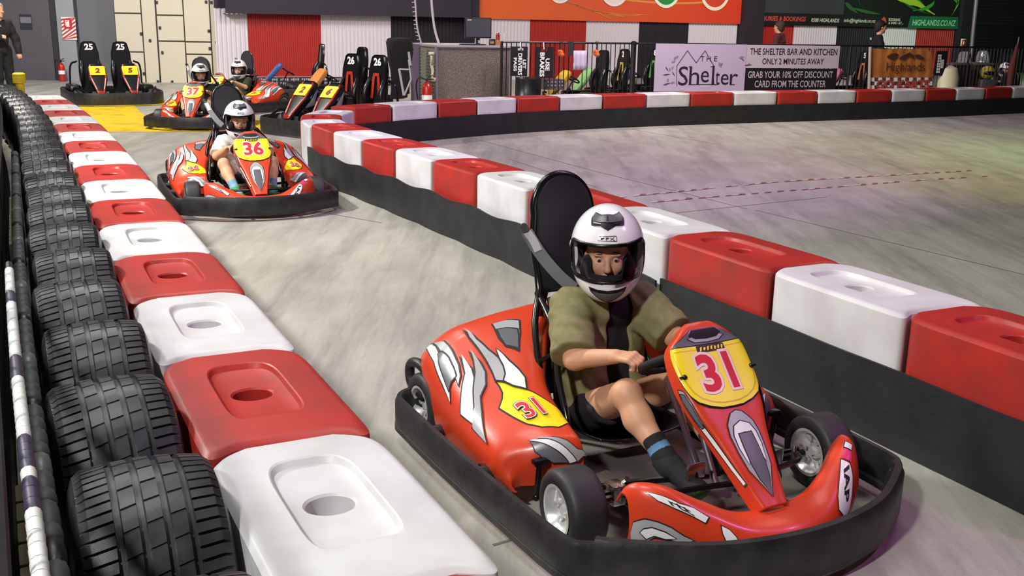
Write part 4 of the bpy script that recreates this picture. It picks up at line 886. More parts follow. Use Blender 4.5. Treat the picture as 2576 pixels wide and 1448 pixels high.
P31 = driver('young driver in the front kart with white helmet, open olive shirt and bare knees', (.479, 3.483, 0), R(-61.4), JD,
             dict(over=CK('olive_shirt', '#868158'), tee=CK('black_top', '#1a171c'), shorts=CK('black_shorts', '#1d1c22'), sock=CK('black_sock', '#17181c'), sock2=CK('blue_band', '#5f8db6'), shoe=CK('black_shoe', '#1b1c1e'), sole=mat('shoe_green', '#2c8a4a', .6), shirt_label='olive short-sleeved shirt worn open', sock_label='black sock with a blue band'), R(-33), R(4), 1.0)
# ---------------------------------------------------------------- things on the walls and behind the barriers
def M_on(p, d, n=None):
    """print plane at p: x along d, y up, z towards the viewer"""
    d = Vector(d).normalized(); y = Vector((0, 0, 1)); z = d.cross(y); return Matrix(((d.x, y.x, z.x, p[0]), (d.y, y.y, z.y, p[1]), (d.z, y.z, z.z, p[2]), (0, 0, 0, 1)))
def fit_text(mb, txt, M, w, h, bold=.02, shear=0, rot=0, ext=.002):
    c = bpy.data.curves.new('t', 'FONT'); c.body = txt; c.size = 1; c.offset = bold; c.shear = shear; c.extrude = 0; c.resolution_u = 3
    o = bpy.data.objects.new('t', c); COL.objects.link(o); me = bpy.data.meshes.new_from_object(o.evaluated_get(bpy.context.evaluated_depsgraph_get())); bpy.data.objects.remove(o)
    co = np.array([v.co[:] for v in me.vertices]); lo, hi = co.min(0), co.max(0); mid = (lo + hi) / 2
    mb.mesh(me, M @ Matrix.Rotation(rot, 4, 'Z') @ Matrix.Diagonal((w / (hi[0] - lo[0]), h / (hi[1] - lo[1]), 1, 1)) @ Matrix.Translation((-mid[0], -mid[1], 0))); bpy.data.meshes.remove(me)
def quad(mb, p, d, w, h, off=0):
    n = Vector((d.y, -d.x, 0)); mb.faces([p + d * a * w / 2 + Vector((0, 0, b * h / 2)) + n * off for a, b in ((-1, -1), (1, -1), (1, 1), (-1, 1))], [(0, 1, 2, 3)])
def slab(mb, p, d, w, h, t=.02): mb.box((0, 0, 0), (w, t, h), M_on(p, d) @ Matrix.Rotation(R(90), 4, 'X') @ Matrix.Rotation(R(180), 4, 'X'))
def wallrect(px0, px1, py0, py1, off):
    """rectangle on the back wall between photo columns and rows: centre, width, height"""
    xm = (px0 + px1) / 2; s0, s1 = ws(px0), ws(px1); zt, zb = onwall(xm, py0).z, onwall(xm, py1).z; return wpt((s0 + s1) / 2, (zt + zb) / 2, off), s1 - s0, zt - zb
def wtext(mb, txt, px0, px1, py0, py1, off, bold=.02, shear=0):
    p, w, h = wallrect(px0, px1, py0, py1, off); fit_text(mb, txt, M_on(p, WD), w, h, bold, shear)
# orange banner
def disc(mb, p, d, r, off=0, n=40):
    N_ = Vector((d.y, -d.x, 0)); mb.faces([p + d * r * math.cos(2 * math.pi * k / n) + Vector((0, 0, r * math.sin(2 * math.pi * k / n))) + N_ * off for k in range(n)], [tuple(range(n))])
def grad(name, a, b):
    m = mat(name, a, .55); nt = m.node_tree; t = nt.nodes.new('ShaderNodeTexCoord'); s = nt.nodes.new('ShaderNodeSeparateXYZ'); r = nt.nodes.new('ShaderNodeValToRGB')
    nt.links.new(t.outputs['Generated'], s.inputs[0]); nt.links.new(s.outputs[0], r.inputs[0]); r.color_ramp.elements[0].color = lin(a); r.color_ramp.elements[1].color = lin(b); nt.links.new(r.outputs[0], nt.nodes['Principled BSDF'].inputs[0]); return m
s0, s1 = ws(1194), ws(1857); zb0, zb1 = onwall(1194, 46.5).z, onwall(1857, 60.5).z
mb = MB(grad('banner_orange', '#dd6124', '#d3391c')); mb.loft([[wpt(s0, zb0, .09), wpt(s1, zb1, .09)], [wpt(s0, 3.3, .09), wpt(s1, 3.3, .09)], [wpt(s0, 3.3, .03), wpt(s1, 3.3, .03)], [wpt(s0, zb0, .03), wpt(s1, zb1, .03)]], False)
mb.loft([[wpt(s0, zb0, .03), wpt(s0, zb0, .09)], [wpt(s1, zb1, .03), wpt(s1, zb1, .09)]], False)
mb.use(mat('banner_swoosh', '#e08a3c', .55))
for k in range(9):
    P = [onwall(1405 + k * 2, -2 + k * 1.2), onwall(1470 + k * 5, 22 + k * 1.4), onwall(1530 + k * 12, 47 - k * 1.2)]; c = catmull([tuple(p) for p in P], 8)
    n = Vector((WD.y, -WD.x, 0)) * .105; w = .012 if k % 3 else .024
    for i in range(len(c) - 1):
        a, b = Vector(c[i]) + n, Vector(c[i + 1]) + n; mb.faces([a, b, b + Vector((0, 0, w)), a + Vector((0, 0, w))], [(0, 1, 2, 3)])
P = [onwall(1500, -6), onwall(1640, 9), onwall(1760, 9), onwall(1850, -4)]; c = catmull([tuple(p) for p in P], 8); n = Vector((WD.y, -WD.x, 0)) * .1
for i in range(len(c) - 1):
    a, b = Vector(c[i]) + n, Vector(c[i + 1]) + n; mb.faces([a, b, b + Vector((0, 0, .06)), a + Vector((0, 0, .06))], [(0, 1, 2, 3)])
for px, py, r1, m1, m2 in ((1404, -29, 31, '#f0e6e4', '#e0d6d8'), (1541, -29, 36, '#f2e4de', '#f0dcd8'), (1671, -25, 35, '#eef0dc', '#1f8a3c'), (1794, -22, 37, '#f2e6c8', '#d0402a')):
    p = onwall(px, py); r = (onwall(px + r1, py) - p).length; p = wpt((Vector((p.x, p.y, 0)) - WA).dot(WD), p.z, 0)
    mb.use(mat('banner_ring' + m1, m1, .55)); disc(mb, p, WD, r, .115); mb.use(mat('banner_disc' + m2, m2, .55)); disc(mb, p, WD, r * .82, .122)
tag(mb.build('banner', fix=False), 'orange banner with ringed discs along its upper edge on the back wall', 'banner')
# dark contact banner with the green picture
s0, s1 = ws(1908), ws(2410); zb = onwall(2150, 67).z
mb = MB(mat('banner_black', '#151417', .6)); mb.loft([[wpt(s0, zb, .03), wpt(s0, zb, .10), wpt(s0, 3.4, .10)], [wpt(s1, zb, .03), wpt(s1, zb, .10), wpt(s1, 3.4, .10)]], False)
mb.use(mat('banner_grey', '#3a3c40', .6)); p, w, h = wallrect(1911, 2113, -20, 34, .105); quad(mb, p, WD, w, h)
GR = [mat('art_green', '#3f9a35', .6), mat('art_lime', '#a8c832', .6), mat('art_deep', '#2b5a2c', .6)]
for k, (P, w, m) in enumerate([([(2290, -8), (2308, 10), (2330, 32)], .10, 0), ([(2240, -6), (2275, 12), (2300, 16), (2345, 38)], .22, 1), ([(2345, -4), (2340, 14), (2320, 26), (2290, 28)], .14, 0), ([(2118, 8), (2128, 22), (2150, 34)], .16, 2), ([(2125, 18), (2170, 33), (2210, 37)], .10, 2), ([(2385, -6), (2400, 12), (2392, 30)], .16, 0), ([(2400, -5), (2404, 10), (2386, 40)], .07, 1), ([(2260, 4), (2290, 24), (2330, 36)], .08, 2), ([(2150, -5), (2155, 12), (2156, 20)], .05, 2)]):
    mb.use(GR[m]); c = catmull([tuple(onwall(*q)) for q in P], 8); n = Vector((WD.y, -WD.x, 0)) * (.112 + .002 * k)
    for i in range(len(c) - 1):
        f = lambda j: w * math.sin(math.pi * min(max(j / (len(c) - 1), .06), .94)); a, b = Vector(c[i]) + n, Vector(c[i + 1]) + n; mb.faces([a, b, b + Vector((0, 0, f(i + 1))), a + Vector((0, 0, f(i)))], [(0, 1, 2, 3)])
mb.use(mat('patch_green', '#1f6b45', .6)); pa = [onwall(*q) for q in ((2275, 70), (2402, 73), (2403, 43), (2283, 40))]; n = Vector((WD.y, -WD.x, 0)); mb.faces([q + n * .13 for q in pa], [(0, 1, 2, 3)])
mb.use(mat('print_mint', '#9fe0b8', .6)); wtext(mb, 'HIGHLANDS.CO.NZ', 2287, 2396, 50, 65, .136, .02, .15)
mb.use(M_REDP2 := mat('print_orange', '#c84a30', .6)); wtext(mb, 'QUIRIES & BOOKINGS', 1909, 2020, 41, 55, .112, .03, .15); p = onwall(2217, 51); p = wpt((Vector((p.x, p.y, 0)) - WA).dot(WD), p.z, 0)
n = .115; q = [(-.12, .03), (-.02, .12), (.08, .06), (.12, -.06), (.03, -.12), (-.06, -.05)]; mb.faces([p + WD * a + Vector((WD.y, -WD.x, 0)) * n + Vector((0, 0, b)) for a, b in q], [tuple(range(6))])
mb.use(mat('print_cream', '#cfd0bc', .6)); wtext(mb, '0508 HIGHLANDS', 2034, 2104, 46, 56, .112, .02, .15); wtext(mb, 'info@highlands.co.nz', 2116, 2195, 47, 59, .112, .01, .1); wtext(mb, 'BOOKING', 2228, 2257, 46, 53, .112, .03); wtext(mb, '& INFO AT...', 2228, 2266, 55, 61, .112, .03)
tag(mb.build('banner', fix=False), 'black banner with green painted picture and booking contact line', 'banner')
# low sponsor board at the foot of the red and white sheets
SA, SB = deep(640, 214, 24.4), deep(985, 226, 25.6); d = Vector((SB.x - SA.x, SB.y - SA.y, 0)); L = d.length; d.normalize(); c0 = Vector((SA.x, SA.y, 0)) + d * L / 2
mb = MB(mat('board_navy', '#16161e', .6)); slab(mb, c0 + Vector((0, 0, .11)), d, L, .22, .03); mb.use(M_DL); quad(mb, c0 + Vector((0, 0, .215)), d, L, .012, .02); mb.use(mat('print_dim', '#9a8f9c', .7)); rn = random.Random(8)
for row, zz in ((0, .16), (1, .075)):
    for k in range(13):
        for j in range(4): quad(mb, c0 + d * (-L / 2 + .12 + k * L / 13.2 + j * .05) + Vector((0, 0, zz + rn.uniform(-.006, .006))), d, .028 + .012 * rn.random(), .04 + .02 * (j % 2), .018)
tag(mb.build('sponsor_board', fix=False), 'low dark board with pale lettering along the foot of the red corrugated wall', 'board')
# cream cabinets: each door is a part
CA = online(288, 120, LA, LBW); cab = thing('electrical_cabinet', 'tall cream cabinet wall with many doors behind the parked double kart', 'cabinet', lw(290))
M_CREAM, M_GAP = mat('cabinet_cream', '#cfc5ae', .6), mat('cabinet_gap', '#3a342c', .8); loc0 = cab.location.copy()
def lwl(px, z, off): return lw(px, z, off) - loc0
def cabz(px, py): return online(px, py, LA + LN * .45, LBW + LN * .45).z
def cpt(px, z, off):                                                # px measured on the cabinet front
    q = online(px, 120, LA + LN * .45, LBW + LN * .45); q.z = z; return q - LN * (.45 - off) - loc0
mb = MB(M_GAP); mb.loft([[cpt(293, z, .0), cpt(293, z, .435), cpt(572, z, .435), cpt(572, z, .0)] for z in (.14, 3.2)], False); mb.loft([[cpt(300, z, .0), cpt(300, z, .38), cpt(569, z, .38), cpt(569, z, .0)] for z in (0, .14)], False); mb.build('carcass', cab, 'dark gaps between the cream doors', fix=False)
def cdoor(x0, x1, y0, y1, kn=None, name='door'):
    """a door given by its photo edges at eye level; tops and sills by photo rows"""
    xm = (x0 + x1) / 2; z0, z1 = cabz(xm, y1), cabz(xm, y0); g = 1.1; m = MB(M_CREAM)
    a, b = cpt(x0 + g, 0, .45), cpt(x1 - g, 0, .45); V = []
    for o in (0, -.02):
        for p, z in ((a, z0 + .012), (b, z0 + .012), (b, z1 - .012), (a, z1 - .012)): V.append(Vector((p.x, p.y, z)) + LN * o)
    m.faces(V, [(0, 1, 2, 3), (0, 4, 5, 1), (1, 5, 6, 2), (2, 6, 7, 3), (3, 7, 4, 0)]); o = m.build(name, cab)
    if kn:
        k = MB(MAT_K)
        for kx, ky in kn: k.box(cpt(kx, cabz(kx, ky), .46), (.05, .05, .07), bev=.01)
        k.build('lock', o)
cdoor(294, 361, -60, 33); cdoor(294, 361, 34, 130, [(366, 85)] if 0 else [(358, 85)]); cdoor(294, 361, 131, 215, [(358, 185)]); cdoor(362, 397, -60, 215, [(379, 102), (392, 205)], 'panel')
cdoor(399, 466, -60, 38, [(402, 6)]); cdoor(399, 466, 39, 103, [(406, 70)]); cdoor(399, 466, 104, 215, [(408, 132), (428, 206)]); cdoor(467, 532, -60, 105, [(525, 5), (534, 80)] if 0 else [(525, 5), (528, 78)]); cdoor(467, 532, 106, 136, [(528, 122)]); cdoor(467, 532, 137, 215)
cdoor(533, 571, -60, 222, [(538, 6), (545, 107)], 'panel')
# signs on the left wall
mb = MB(mat('sign_slate', '#2e2c38', .5)); p0 = lw(73, 1.42, .06)
def lrect(px0, px1, py0, py1, off):
    a, b = lw(px0, 0, off), lw(px1, 0, off); xm = (px0 + px1) / 2; zt, zb = online(xm, py0, LA, LBW).z, online(xm, py1, LA, LBW).z; c = (a + b) / 2; c.z = (zt + zb) / 2; return c, (b - a).length, zt - zb
def lslab(px0, px1, py0, py1, off, m, mb, t=.01):
    c, w, h = lrect(px0, px1, py0, py1, off); mb.use(m); slab(mb, c, LD, w, h, t)
lslab(58, 88, 36, 74, .05, mat('sign_slate', ''), mb); lslab(60, 87, 43, 58, .058, mat('sign_grey', '#7c7a84', .5), mb); tag(mb.build('door_sign'), 'small dark and grey notice on the slate grey door at the far left', 'sign')
fs = MB(); lslab(163.5, 199, 43, 100, .115, M_TXTW, fs); fs.use(mat('sign_red', '#c03a30', .5)); c, w, h = lrect(163.5, 199, 43, 100, .128)
for k in range(-3, 9):
    a = -h / 2 + k * h / 6; q = []
    for x, z in ((-w / 2, a), (w / 2, a + w * .7), (w / 2, a + w * .7 + h / 13), (-w / 2, a + h / 13)): q.append((x, min(max(z, -h / 2), h / 2)))
    if q[2][1] > -h / 2 and q[0][1] < h / 2: fs.faces([c + LD * x + Vector((0, 0, z)) for x, z in q], [(0, 1, 2, 3)])
c2, w2, h2 = lrect(170, 190, 47, 72, .132); fs.use(M_REDP); quad(fs, c2, LD, w2, h2); fs.use(M_TXTW)
for a, b, ww, hh in ((-.02, -.05, .4, .5), (.1, .28, .16, .14), (-.16, .3, .3, .07), (-.3, .05, .07, .5)): quad(fs, c2 + LD * a * w2 + Vector((0, 0, b * h2)), LD, ww * w2, hh * h2, .004)
tag(fs.build('extinguisher_sign', fix=False), 'red and white striped fire extinguisher sign on the pale pilaster', 'sign')
M_EXT = mat('extinguisher_red', '#b52a22', .3, coat=.4)
def extinguisher(p, label, s=1.0):
    t = thing('fire_extinguisher', label, 'fire extinguisher', p); mb = MB(M_EXT); mb.lathe([(.07 * s, 0), (.078 * s, .02 * s), (.078 * s, .36 * s), (.06 * s, .42 * s), (.028 * s, .45 * s), (.028 * s, .47 * s)], 24); mb.build('cylinder', t)
    mb = MB(M_TXTW); mb.lathe([(.0786 * s, .18 * s), (.0786 * s, .27 * s)], 24); mb.build('paper_band', t, 'white label band')
    mb = MB(M_BLACK); mb.box((0, 0, .49 * s), (.03 * s, .03 * s, .05 * s), bev=.005); mb.tube([(-.01, 0, .515 * s), (.09 * s, -.02, .56 * s)], .008, 8); mb.tube([(-.01, 0, .50 * s), (.1 * s, -.02, .50 * s)], .008, 8); mb.build('valve', t)
    mb = MB(M_BLACK); mb.tube([(-.02, 0, .49 * s), (-.12 * s, 0, .52 * s), (-.16 * s, 0, .40 * s), (-.14 * s, 0, .2 * s)], .012, 8, smooth=5); mb.build('hose', t); return t
q = at(166, 250, 0); extinguisher(lw(164, .0, .45), 'red fire extinguisher on the floor by the pale pilaster, beside the double kart', .95)
# ---------------------------------------------------------------- counter with the computer
def fdeep(px, Y): v = deep(px, 150, Y); return Vector((v.x, v.y, 0))
C0, C1, C2 = fdeep(1097, 18.55), fdeep(1284, 19.0), fdeep(1037, 20.0); C3 = C1 + (C2 - C0); ct = thing('counter', 'metal clad counter with a perforated front, at the left end of the fence', 'counter', C0)
loc = [v - C0 for v in (C0, C1, C3, C2)]; HC = 1.12; dF = (C1 - C0).normalized(); dS = (C2 - C0).normalized()
mb = MB(mat('counter_mesh', '#8c8079', .5, .5, bump=.6, bscale=70, hex2='#6f655f', scale=60, thr=(.45, .55))); mb.faces([loc[0] + Vector((0, 0, .0)), loc[1], loc[1] + Vector((0, 0, HC)), loc[0] + Vector((0, 0, HC))], [(0, 1, 2, 3)]); mb.build('front_sheet', ct, fix=False)
mb = MB(mat('counter_corrugated', '#9a9a8c', .4, .5)); w = (C2 - C0).length * .62; pts = []
for k in range(20): pts += [(k * .056, 0), (k * .056 + .028, .022)]
nS = Vector((-dS.y, dS.x, 0)); nS = nS if nS.x < 0 else -nS
mb.loft([[nS * o + Vector((0, 0, z)) for z, o in pts], [dS * w + nS * o + Vector((0, 0, z)) for z, o in pts]], False); mb.build('side_sheet', ct, 'corrugated metal side', fix=False)
mb = MB(mat('counter_frame', '#8d8694', .45, .3)); nF = Vector((dF.y, -dF.x, 0))
for p, q in ((loc[0], loc[0] + Vector((0, 0, HC))), (loc[1], loc[1] + Vector((0, 0, HC))), (loc[0] + Vector((0, 0, HC)), loc[1] + Vector((0, 0, HC))), (loc[0] + Vector((0, 0, HC)), loc[3] + Vector((0, 0, HC)))): mb.tube([p + nF * .015, q + nF * .015], .028, 4)
mb.build('edge_frame', ct, 'grey metal edge strips')
mb = MB(mat('counter_purple', '#5a4f66', .6)); mb.loft([[dS * (w + .02) + nS * .03 + Vector((0, 0, z)), loc[3] + nS * .03 + Vector((0, 0, z)), loc[3] - nS * .1 + Vector((0, 0, z)), dS * w - nS * .1 + Vector((0, 0, z))] for z in (0, HC + .015)], True, True, True); mb.build('end_panel', ct, 'purple grey end panel')
mb = MB(mat('counter_top', '#b9b2ae', .5)); mb.prism([(v.x, v.y) for v in loc], HC - .01, HC + .03); mb.build('worktop', ct)
def oncounter(px, back=.35): return online(px, 110, C0 - nF * back, C1 - nF * back)
mk = lambda px, back=.35: Vector((*oncounter(px, back).xy, HC + .03))
mo = thing('monitor', 'black computer monitor standing on the counter', 'monitor', mk(1202), math.atan2(dF.y, dF.x)); mb = MB(M_BLACK); mb.box((0, 0, .30), (.50, .05, .36), bev=.01); mb.build('casing', mo)
mb = MB(mat('screen_off', '#4a4a52', .25)); mb.box((0, -.028, .30), (.46, .004, .32)); mb.use(M_TXTW); mb.box((-.17, -.032, .435), (.08, .002, .012)); mb.build('screen', mo, 'grey screen')
mb = MB(M_BLACK); mb.box((0, .0, .06), (.07, .04, .14)); mb.box((0, -.02, .01), (.26, .18, .02), bev=.008); mb.use(M_DL); mb.box((.02, -.024, .06), (.05, .004, .05)); mb.build('stand', mo)
kb = MB(M_BLACK); kb.box((0, 0, .012), (.42, .15, .02), bev=.006); kb.use(M_DG); [kb.box((-.16 + i * .08, -.04 + j * .04, .024), (.06, .025, .006)) for i in range(5) for j in range(3)]; o = kb.build('keyboard'); o.location = mk(1186, .15); o.rotation_euler.z = math.atan2(dF.y, dF.x); tag(o, 'black keyboard in front of the monitor on the counter', 'keyboard')
o = MB(M_BLACK); o.box((0, 0, .055), (.12, .12, .11), bev=.01); o.use(mat('card_brown', '#a0703c', .6)); o.box((0, -.062, .05), (.07, .004, .04)); o = o.build('card_reader'); o.location = mk(1238, .3); tag(o, 'small black box with a brown label right of the monitor', 'box')
o = MB(mat('can_amber', '#b0682c', .3)); o.lathe([(.034, 0), (.036, .01), (.036, .15), (.03, .165), (.03, .17)], 20); o.use(mat('can_red', '#8a3028', .3)); o.lathe([(.0365, .1), (.0365, .16), (.036, .19), (.026, .2), (.026, .215)], 20); o.use(M_STEEL); o.lathe([(.026, .215), (.024, .225), (.0001, .225)], 20); o = o.build('drink_can'); o.location = mk(1252, .2); tag(o, 'amber drink can standing on the right counter end', 'can')
m_cup = mat('clear_plastic', '#d8d2da', .15, alpha=.45); o = MB(m_cup); o.lathe([(.03, 0), (.032, .01), (.02, .08), (.03, .1), (.04, .2), (.041, .21)], 20); o = o.build('plastic_cup'); o.location = mk(1268, .2); tag(o, 'clear plastic cup at the right counter end', 'cup')
def cable(P, r, m, name, label, Y, spikes=0):
    mb = MB(m); c = [deep(x, y, Y) for x, y in P]; mb.tube([tuple(v) for v in c], r, 8, smooth=6)
    if spikes:
        for k in range(spikes):
            a = k / spikes; i = int(a * (len(c) - 1)); p = c[i].lerp(c[min(i + 1, len(c) - 1)], a * (len(c) - 1) - i); mb.tube([p, p + Vector((-.06, -.02, .01 * math.sin(k * 7)))], .008, 6)
    return tag(mb.build(name), label, 'cable')
cable([(1040, -60), (1045, 10), (1050, 70), (1062, 116)], .016, mat('cable_grey', '#b4acb4', .5), 'cable_bundle', 'grey cable bundle with tied loose ends hanging over the counter', 19.4, 16)
cable([(1083, -60), (1086, 10), (1093, 70), (1106, 116)], .022, mat('cable_grey', ''), 'conduit', 'smooth pale conduit hanging to the counter corner', 19.2)
extinguisher(fdeep(1074, 18.0) + Vector((0, 0, .02)), 'red fire extinguisher standing in front of the corrugated counter side', 1.15)
mb = MB(mat('tag_cream', '#cfc4b4', .6)); Y = 18.5; pts = [(1078, 131), (1092, 131), (1092, 137), (1089, 138), (1090, 166), (1092, 178), (1089, 194), (1097, 196), (1096, 205), (1085, 204), (1083, 190), (1085, 178), (1082, 166), (1081, 138), (1078, 137)]
P = [deep(x, y, Y) for x, y in pts]; mb.faces(P, [tuple(range(len(P)))]); mb.use(M_TXTK); mb.faces([deep(x, y, Y - .01) for x, y in ((1083.5, 138), (1088.5, 138), (1089, 163), (1084.5, 163))], [(0, 1, 2, 3)]); mb.use(mat('tag_cream', '')); mb.faces([deep(x, y, Y - .015) for x, y in ((1084.5, 139.5), (1087.8, 139.5), (1088.3, 162), (1085.3, 162))], [(0, 1, 2, 3)])
o = mb.build('hanging_tag', fix=False); m = o.modifiers.new('t', 'SOLIDIFY'); m.thickness = .01; tag(o, 'cream cut-out tag hung on the corrugated counter side', 'tag')
# draped black cloth and the folded frame left of the counter
mb = MB(mat('cloth_black', '#131216', .9, bump=.2, bscale=30)); rings = []
for py, x0, x1, dep in ((94, 985, 1000, .1), (97, 976, 1034, .25), (105, 973, 1036, .35), (125, 974, 1037, .4), (150, 979, 1036, .42), (175, 984, 1030, .42), (205, 988, 1024, .40), (246, 984, 1022, .38)):
    a, b = deep(x0, py, 18.2), deep(x1, py, 18.7); n = 18; ring = []
    for k in range(n):
        t = 2 * math.pi * k / n; f = 1 + .05 * math.sin(5 * t + py * .1); ring.append((a + b) / 2 + (b - a) / 2 * math.cos(t) * f + Vector((.1, .9, 0)) * dep * math.sin(t))
    rings.append(ring)
mb.loft(rings, True, True, True); tag(mb.build('dust_cover'), 'black cloth cover draped over a tall stand left of the counter', 'cover')
mb = MB(M_DL); a = fdeep(1004, 17.9)
def bar2(px, py, qx, qy, r, Y=17.8): mb.tube([tuple(deep(px, py, Y)), tuple(deep(qx, qy, Y))], r, 8)
bar2(1004, 173, 1016, 240, .02); bar2(1004, 174, 1033, 175, .014); bar2(1017, 240, 1034, 200, .016); bar2(1034, 200, 1028, 150, .014); bar2(1028, 130, 1033, 165, .02); mb.use(M_MBLACK); mb.faces([deep(x, y, 17.86) for x, y in ((1006, 175), (1031, 176), (1030, 236), (1017, 238))], [(0, 1, 2, 3)])
tag(mb.build('folding_frame'), 'folded grey tube frame with a black panel beside the counter', 'frame')
# ---------------------------------------------------------------- fence with its signs
FN = Vector((FD.y, -FD.x, 0)); ZT = online(1450, 107.5, FA, FB).z
def fs_(px): return (Vector((*online(px, 120, FA, FB).xy, 0)) - FA).dot(FD)
def fp(s, z=0, off=0): return FA + FD * s + FN * off + Vector((0, 0, z))
M_FN = mat('fence_black', '#0f0f12', .45)
EDG = [1262, 1455, 1594, 1780, 1960, 2140, 2300, 2440, 2590]
FLB = ['next to the counter, with the black signs on it', 'between the white towel and the thick post', 'behind the left end of the lettered board', 'behind the middle of the lettered board', 'right of the lettered board', 'behind the orange cloth banner', 'right of the orange cloth banner', 'at the right edge, before the roller door']
for i in range(8):
    s0, s1 = fs_(EDG[i]), fs_(EDG[i + 1]); t = thing('fence_panel', 'black barred fence panel ' + FLB[i], 'fence panel', fp(s0), 0, 'barred fence panels'); o0 = fp(s0); n = round((s1 - s0) / .092)
    mb = MB(M_FN); mb.tube([fp(s0, ZT) - o0, fp(s1, ZT) - o0], .02, 6); mb.build('top_rail', t); mb = MB(M_FN); mb.tube([fp(s0, .12) - o0, fp(s1, .12) - o0], .016, 6); mb.build('bottom_rail', t)
    mb = MB(M_FN)
    for k in range(1, n): mb.tube([fp(s0 + (s1 - s0) * k / n, .12) - o0, fp(s0 + (s1 - s0) * k / n, ZT) - o0], .0085, 5, cap=False)
    mb.build('bar_infill', t); mb = MB(M_FN); big = i == 1; mb.tube([fp(s1 if big else s0, 0) - o0, fp(s1 if big else s0, ZT + .01) - o0], .05 if big else .025, 8); mb.lathe([(.06, 0), (.07, .03), (.03, .06), (.0001, .06)], 12, Matrix.Translation(fp(s1, ZT - .02) - o0)) if big else None; mb.build('post', t)
def fslab(mb, px0, px1, py0, py1, off, m, t=.012):
    xm = (px0 + px1) / 2; s0, s1 = fs_(px0), fs_(px1); A2, B2 = FA + FN * off, FB + FN * off; zt, zb = online(xm, py0, A2, B2).z, online(xm, py1, A2, B2).z; c = fp((s0 + s1) / 2, (zt + zb) / 2, off); mb.use(m); slab(mb, c, FD, s1 - s0, zt - zb, t); return c, s1 - s0, zt - zb
# lettered board
bd = thing('advertising_board', 'long pale board lettered The Shelter, hung on the fence', 'board', fp(fs_(1647), .2, .05)); o0 = bd.location.copy()
M_LIL, M_LG = mat('board_lilac', '#b8a8be', .55), mat('board_grey', '#bdb4ba', .55)
mb = MB(); a1, a2 = fslab(mb, 1647, 1875, 110.5, 229.5, .05, M_LIL, .02)[0:2]; [setattr(v, 'co', v.co - o0) for v in mb.bm.verts]; mb.build('logo_panel', bd)
mb = MB(); fslab(mb, 1876, 2109, 114, 171, .05, M_LG, .02); [setattr(v, 'co', v.co - o0) for v in mb.bm.verts]; mb.build('upper_panel', bd)
mb = MB(); fslab(mb, 1876, 2107, 172, 228, .05, mat('board_black', '#141117', .55), .02); [setattr(v, 'co', v.co - o0) for v in mb.bm.verts]; mb.build('lower_panel', bd)
def ftext(mb, txt, px0, px1, py0, py1, off, m, bold=.02, shear=0, rot=0):
    xm = (px0 + px1) / 2; s0, s1 = fs_(px0), fs_(px1); A2, B2 = FA + FN * off, FB + FN * off; zt, zb = online(xm, py0, A2, B2).z, online(xm, py1, A2, B2).z; mb.use(m); w, h = s1 - s0, zt - zb
    fit_text(mb, txt, M_on(fp((s0 + s1) / 2, (zt + zb) / 2, off), FD), h if rot else w, w if rot else h, bold, shear, rot)
mb = MB(); sx = lambda x: 1640 + x / 5.367; sy = lambda y: 100 + y / 5.364; K = mat('print_plum', '#251426', .6)
ftext(mb, 'THE SHELTER BAR AND KITCHEN', sx(1305), sx(2482), sy(118), sy(205), .064, K, .01); ftext(mb, 'ONLY 2 MINUTES AWAY', sx(1480), sx(2310), sy(252), sy(332), .064, K, .01)
ftext(mb, 'GRAB YOUR 10% OFF DISCOUNT', sx(1300), sx(2450), sy(425), sy(515), .064, M_LG, .01); ftext(mb, 'CARD FROM THE COUNTER', sx(1400), sx(2365), sy(550), sy(640), .064, M_LG, .01)
for ch, a, b, c, d_ in (('S', 358, 488, 358, 617), ('h', 505, 640, 360, 605), ('e', 662, 772, 420, 575), ('l', 812, 842, 352, 605), ('t', 862, 920, 430, 605), ('e', 935, 1040, 460, 608), ('r', 1058, 1165, 460, 605)): ftext(mb, ch, sx(a), sx(b), sy(c), sy(d_), .064, K, 0)
for ch, a, b in (('T', 645, 690), ('H', 728, 780), ('E', 828, 868)): ftext(mb, ch, sx(a), sx(b), sy(222), sy(290), .064, K, 0)
def fline(P, w, m):
    mb.use(m); A2, B2 = FA + FN * .063, FB + FN * .063; q = [online(sx(x), sy(y), A2, B2) for x, y in P]
    for a, b in zip(q[:-1], q[1:]): d = (b - a).normalized(); v = d.cross(FN) * w / 2; mb.faces([a - v - d * w * .4, b - v + d * w * .4, b + v + d * w * .4, a + v - d * w * .4], [(0, 1, 2, 3)])
fline([(335, 620), (335, 355), (480, 148), (598, 312), (718, 148), (835, 350), (835, 600)], .012, K); fline([(570, 603), (900, 603)], .012, K)
for a, b in ((508, 660), (590, 660)): fline([(a if a == 508 else 590, 605), (a + 60, 605)], .012, K)
fline([(495, 605), (560, 605)], .014, K); fline([(790, 605), (865, 605)], .014, K); fline([(1055, 605), (1115, 605)], .014, K); fline([(500, 366), (530, 362)], .014, K); fline([(795, 366), (820, 360)], .014, K)
LF = mat('leaf_print', '#8a7a92', .6); LK = mat('leaf_dark', '#4c3c54', .6)
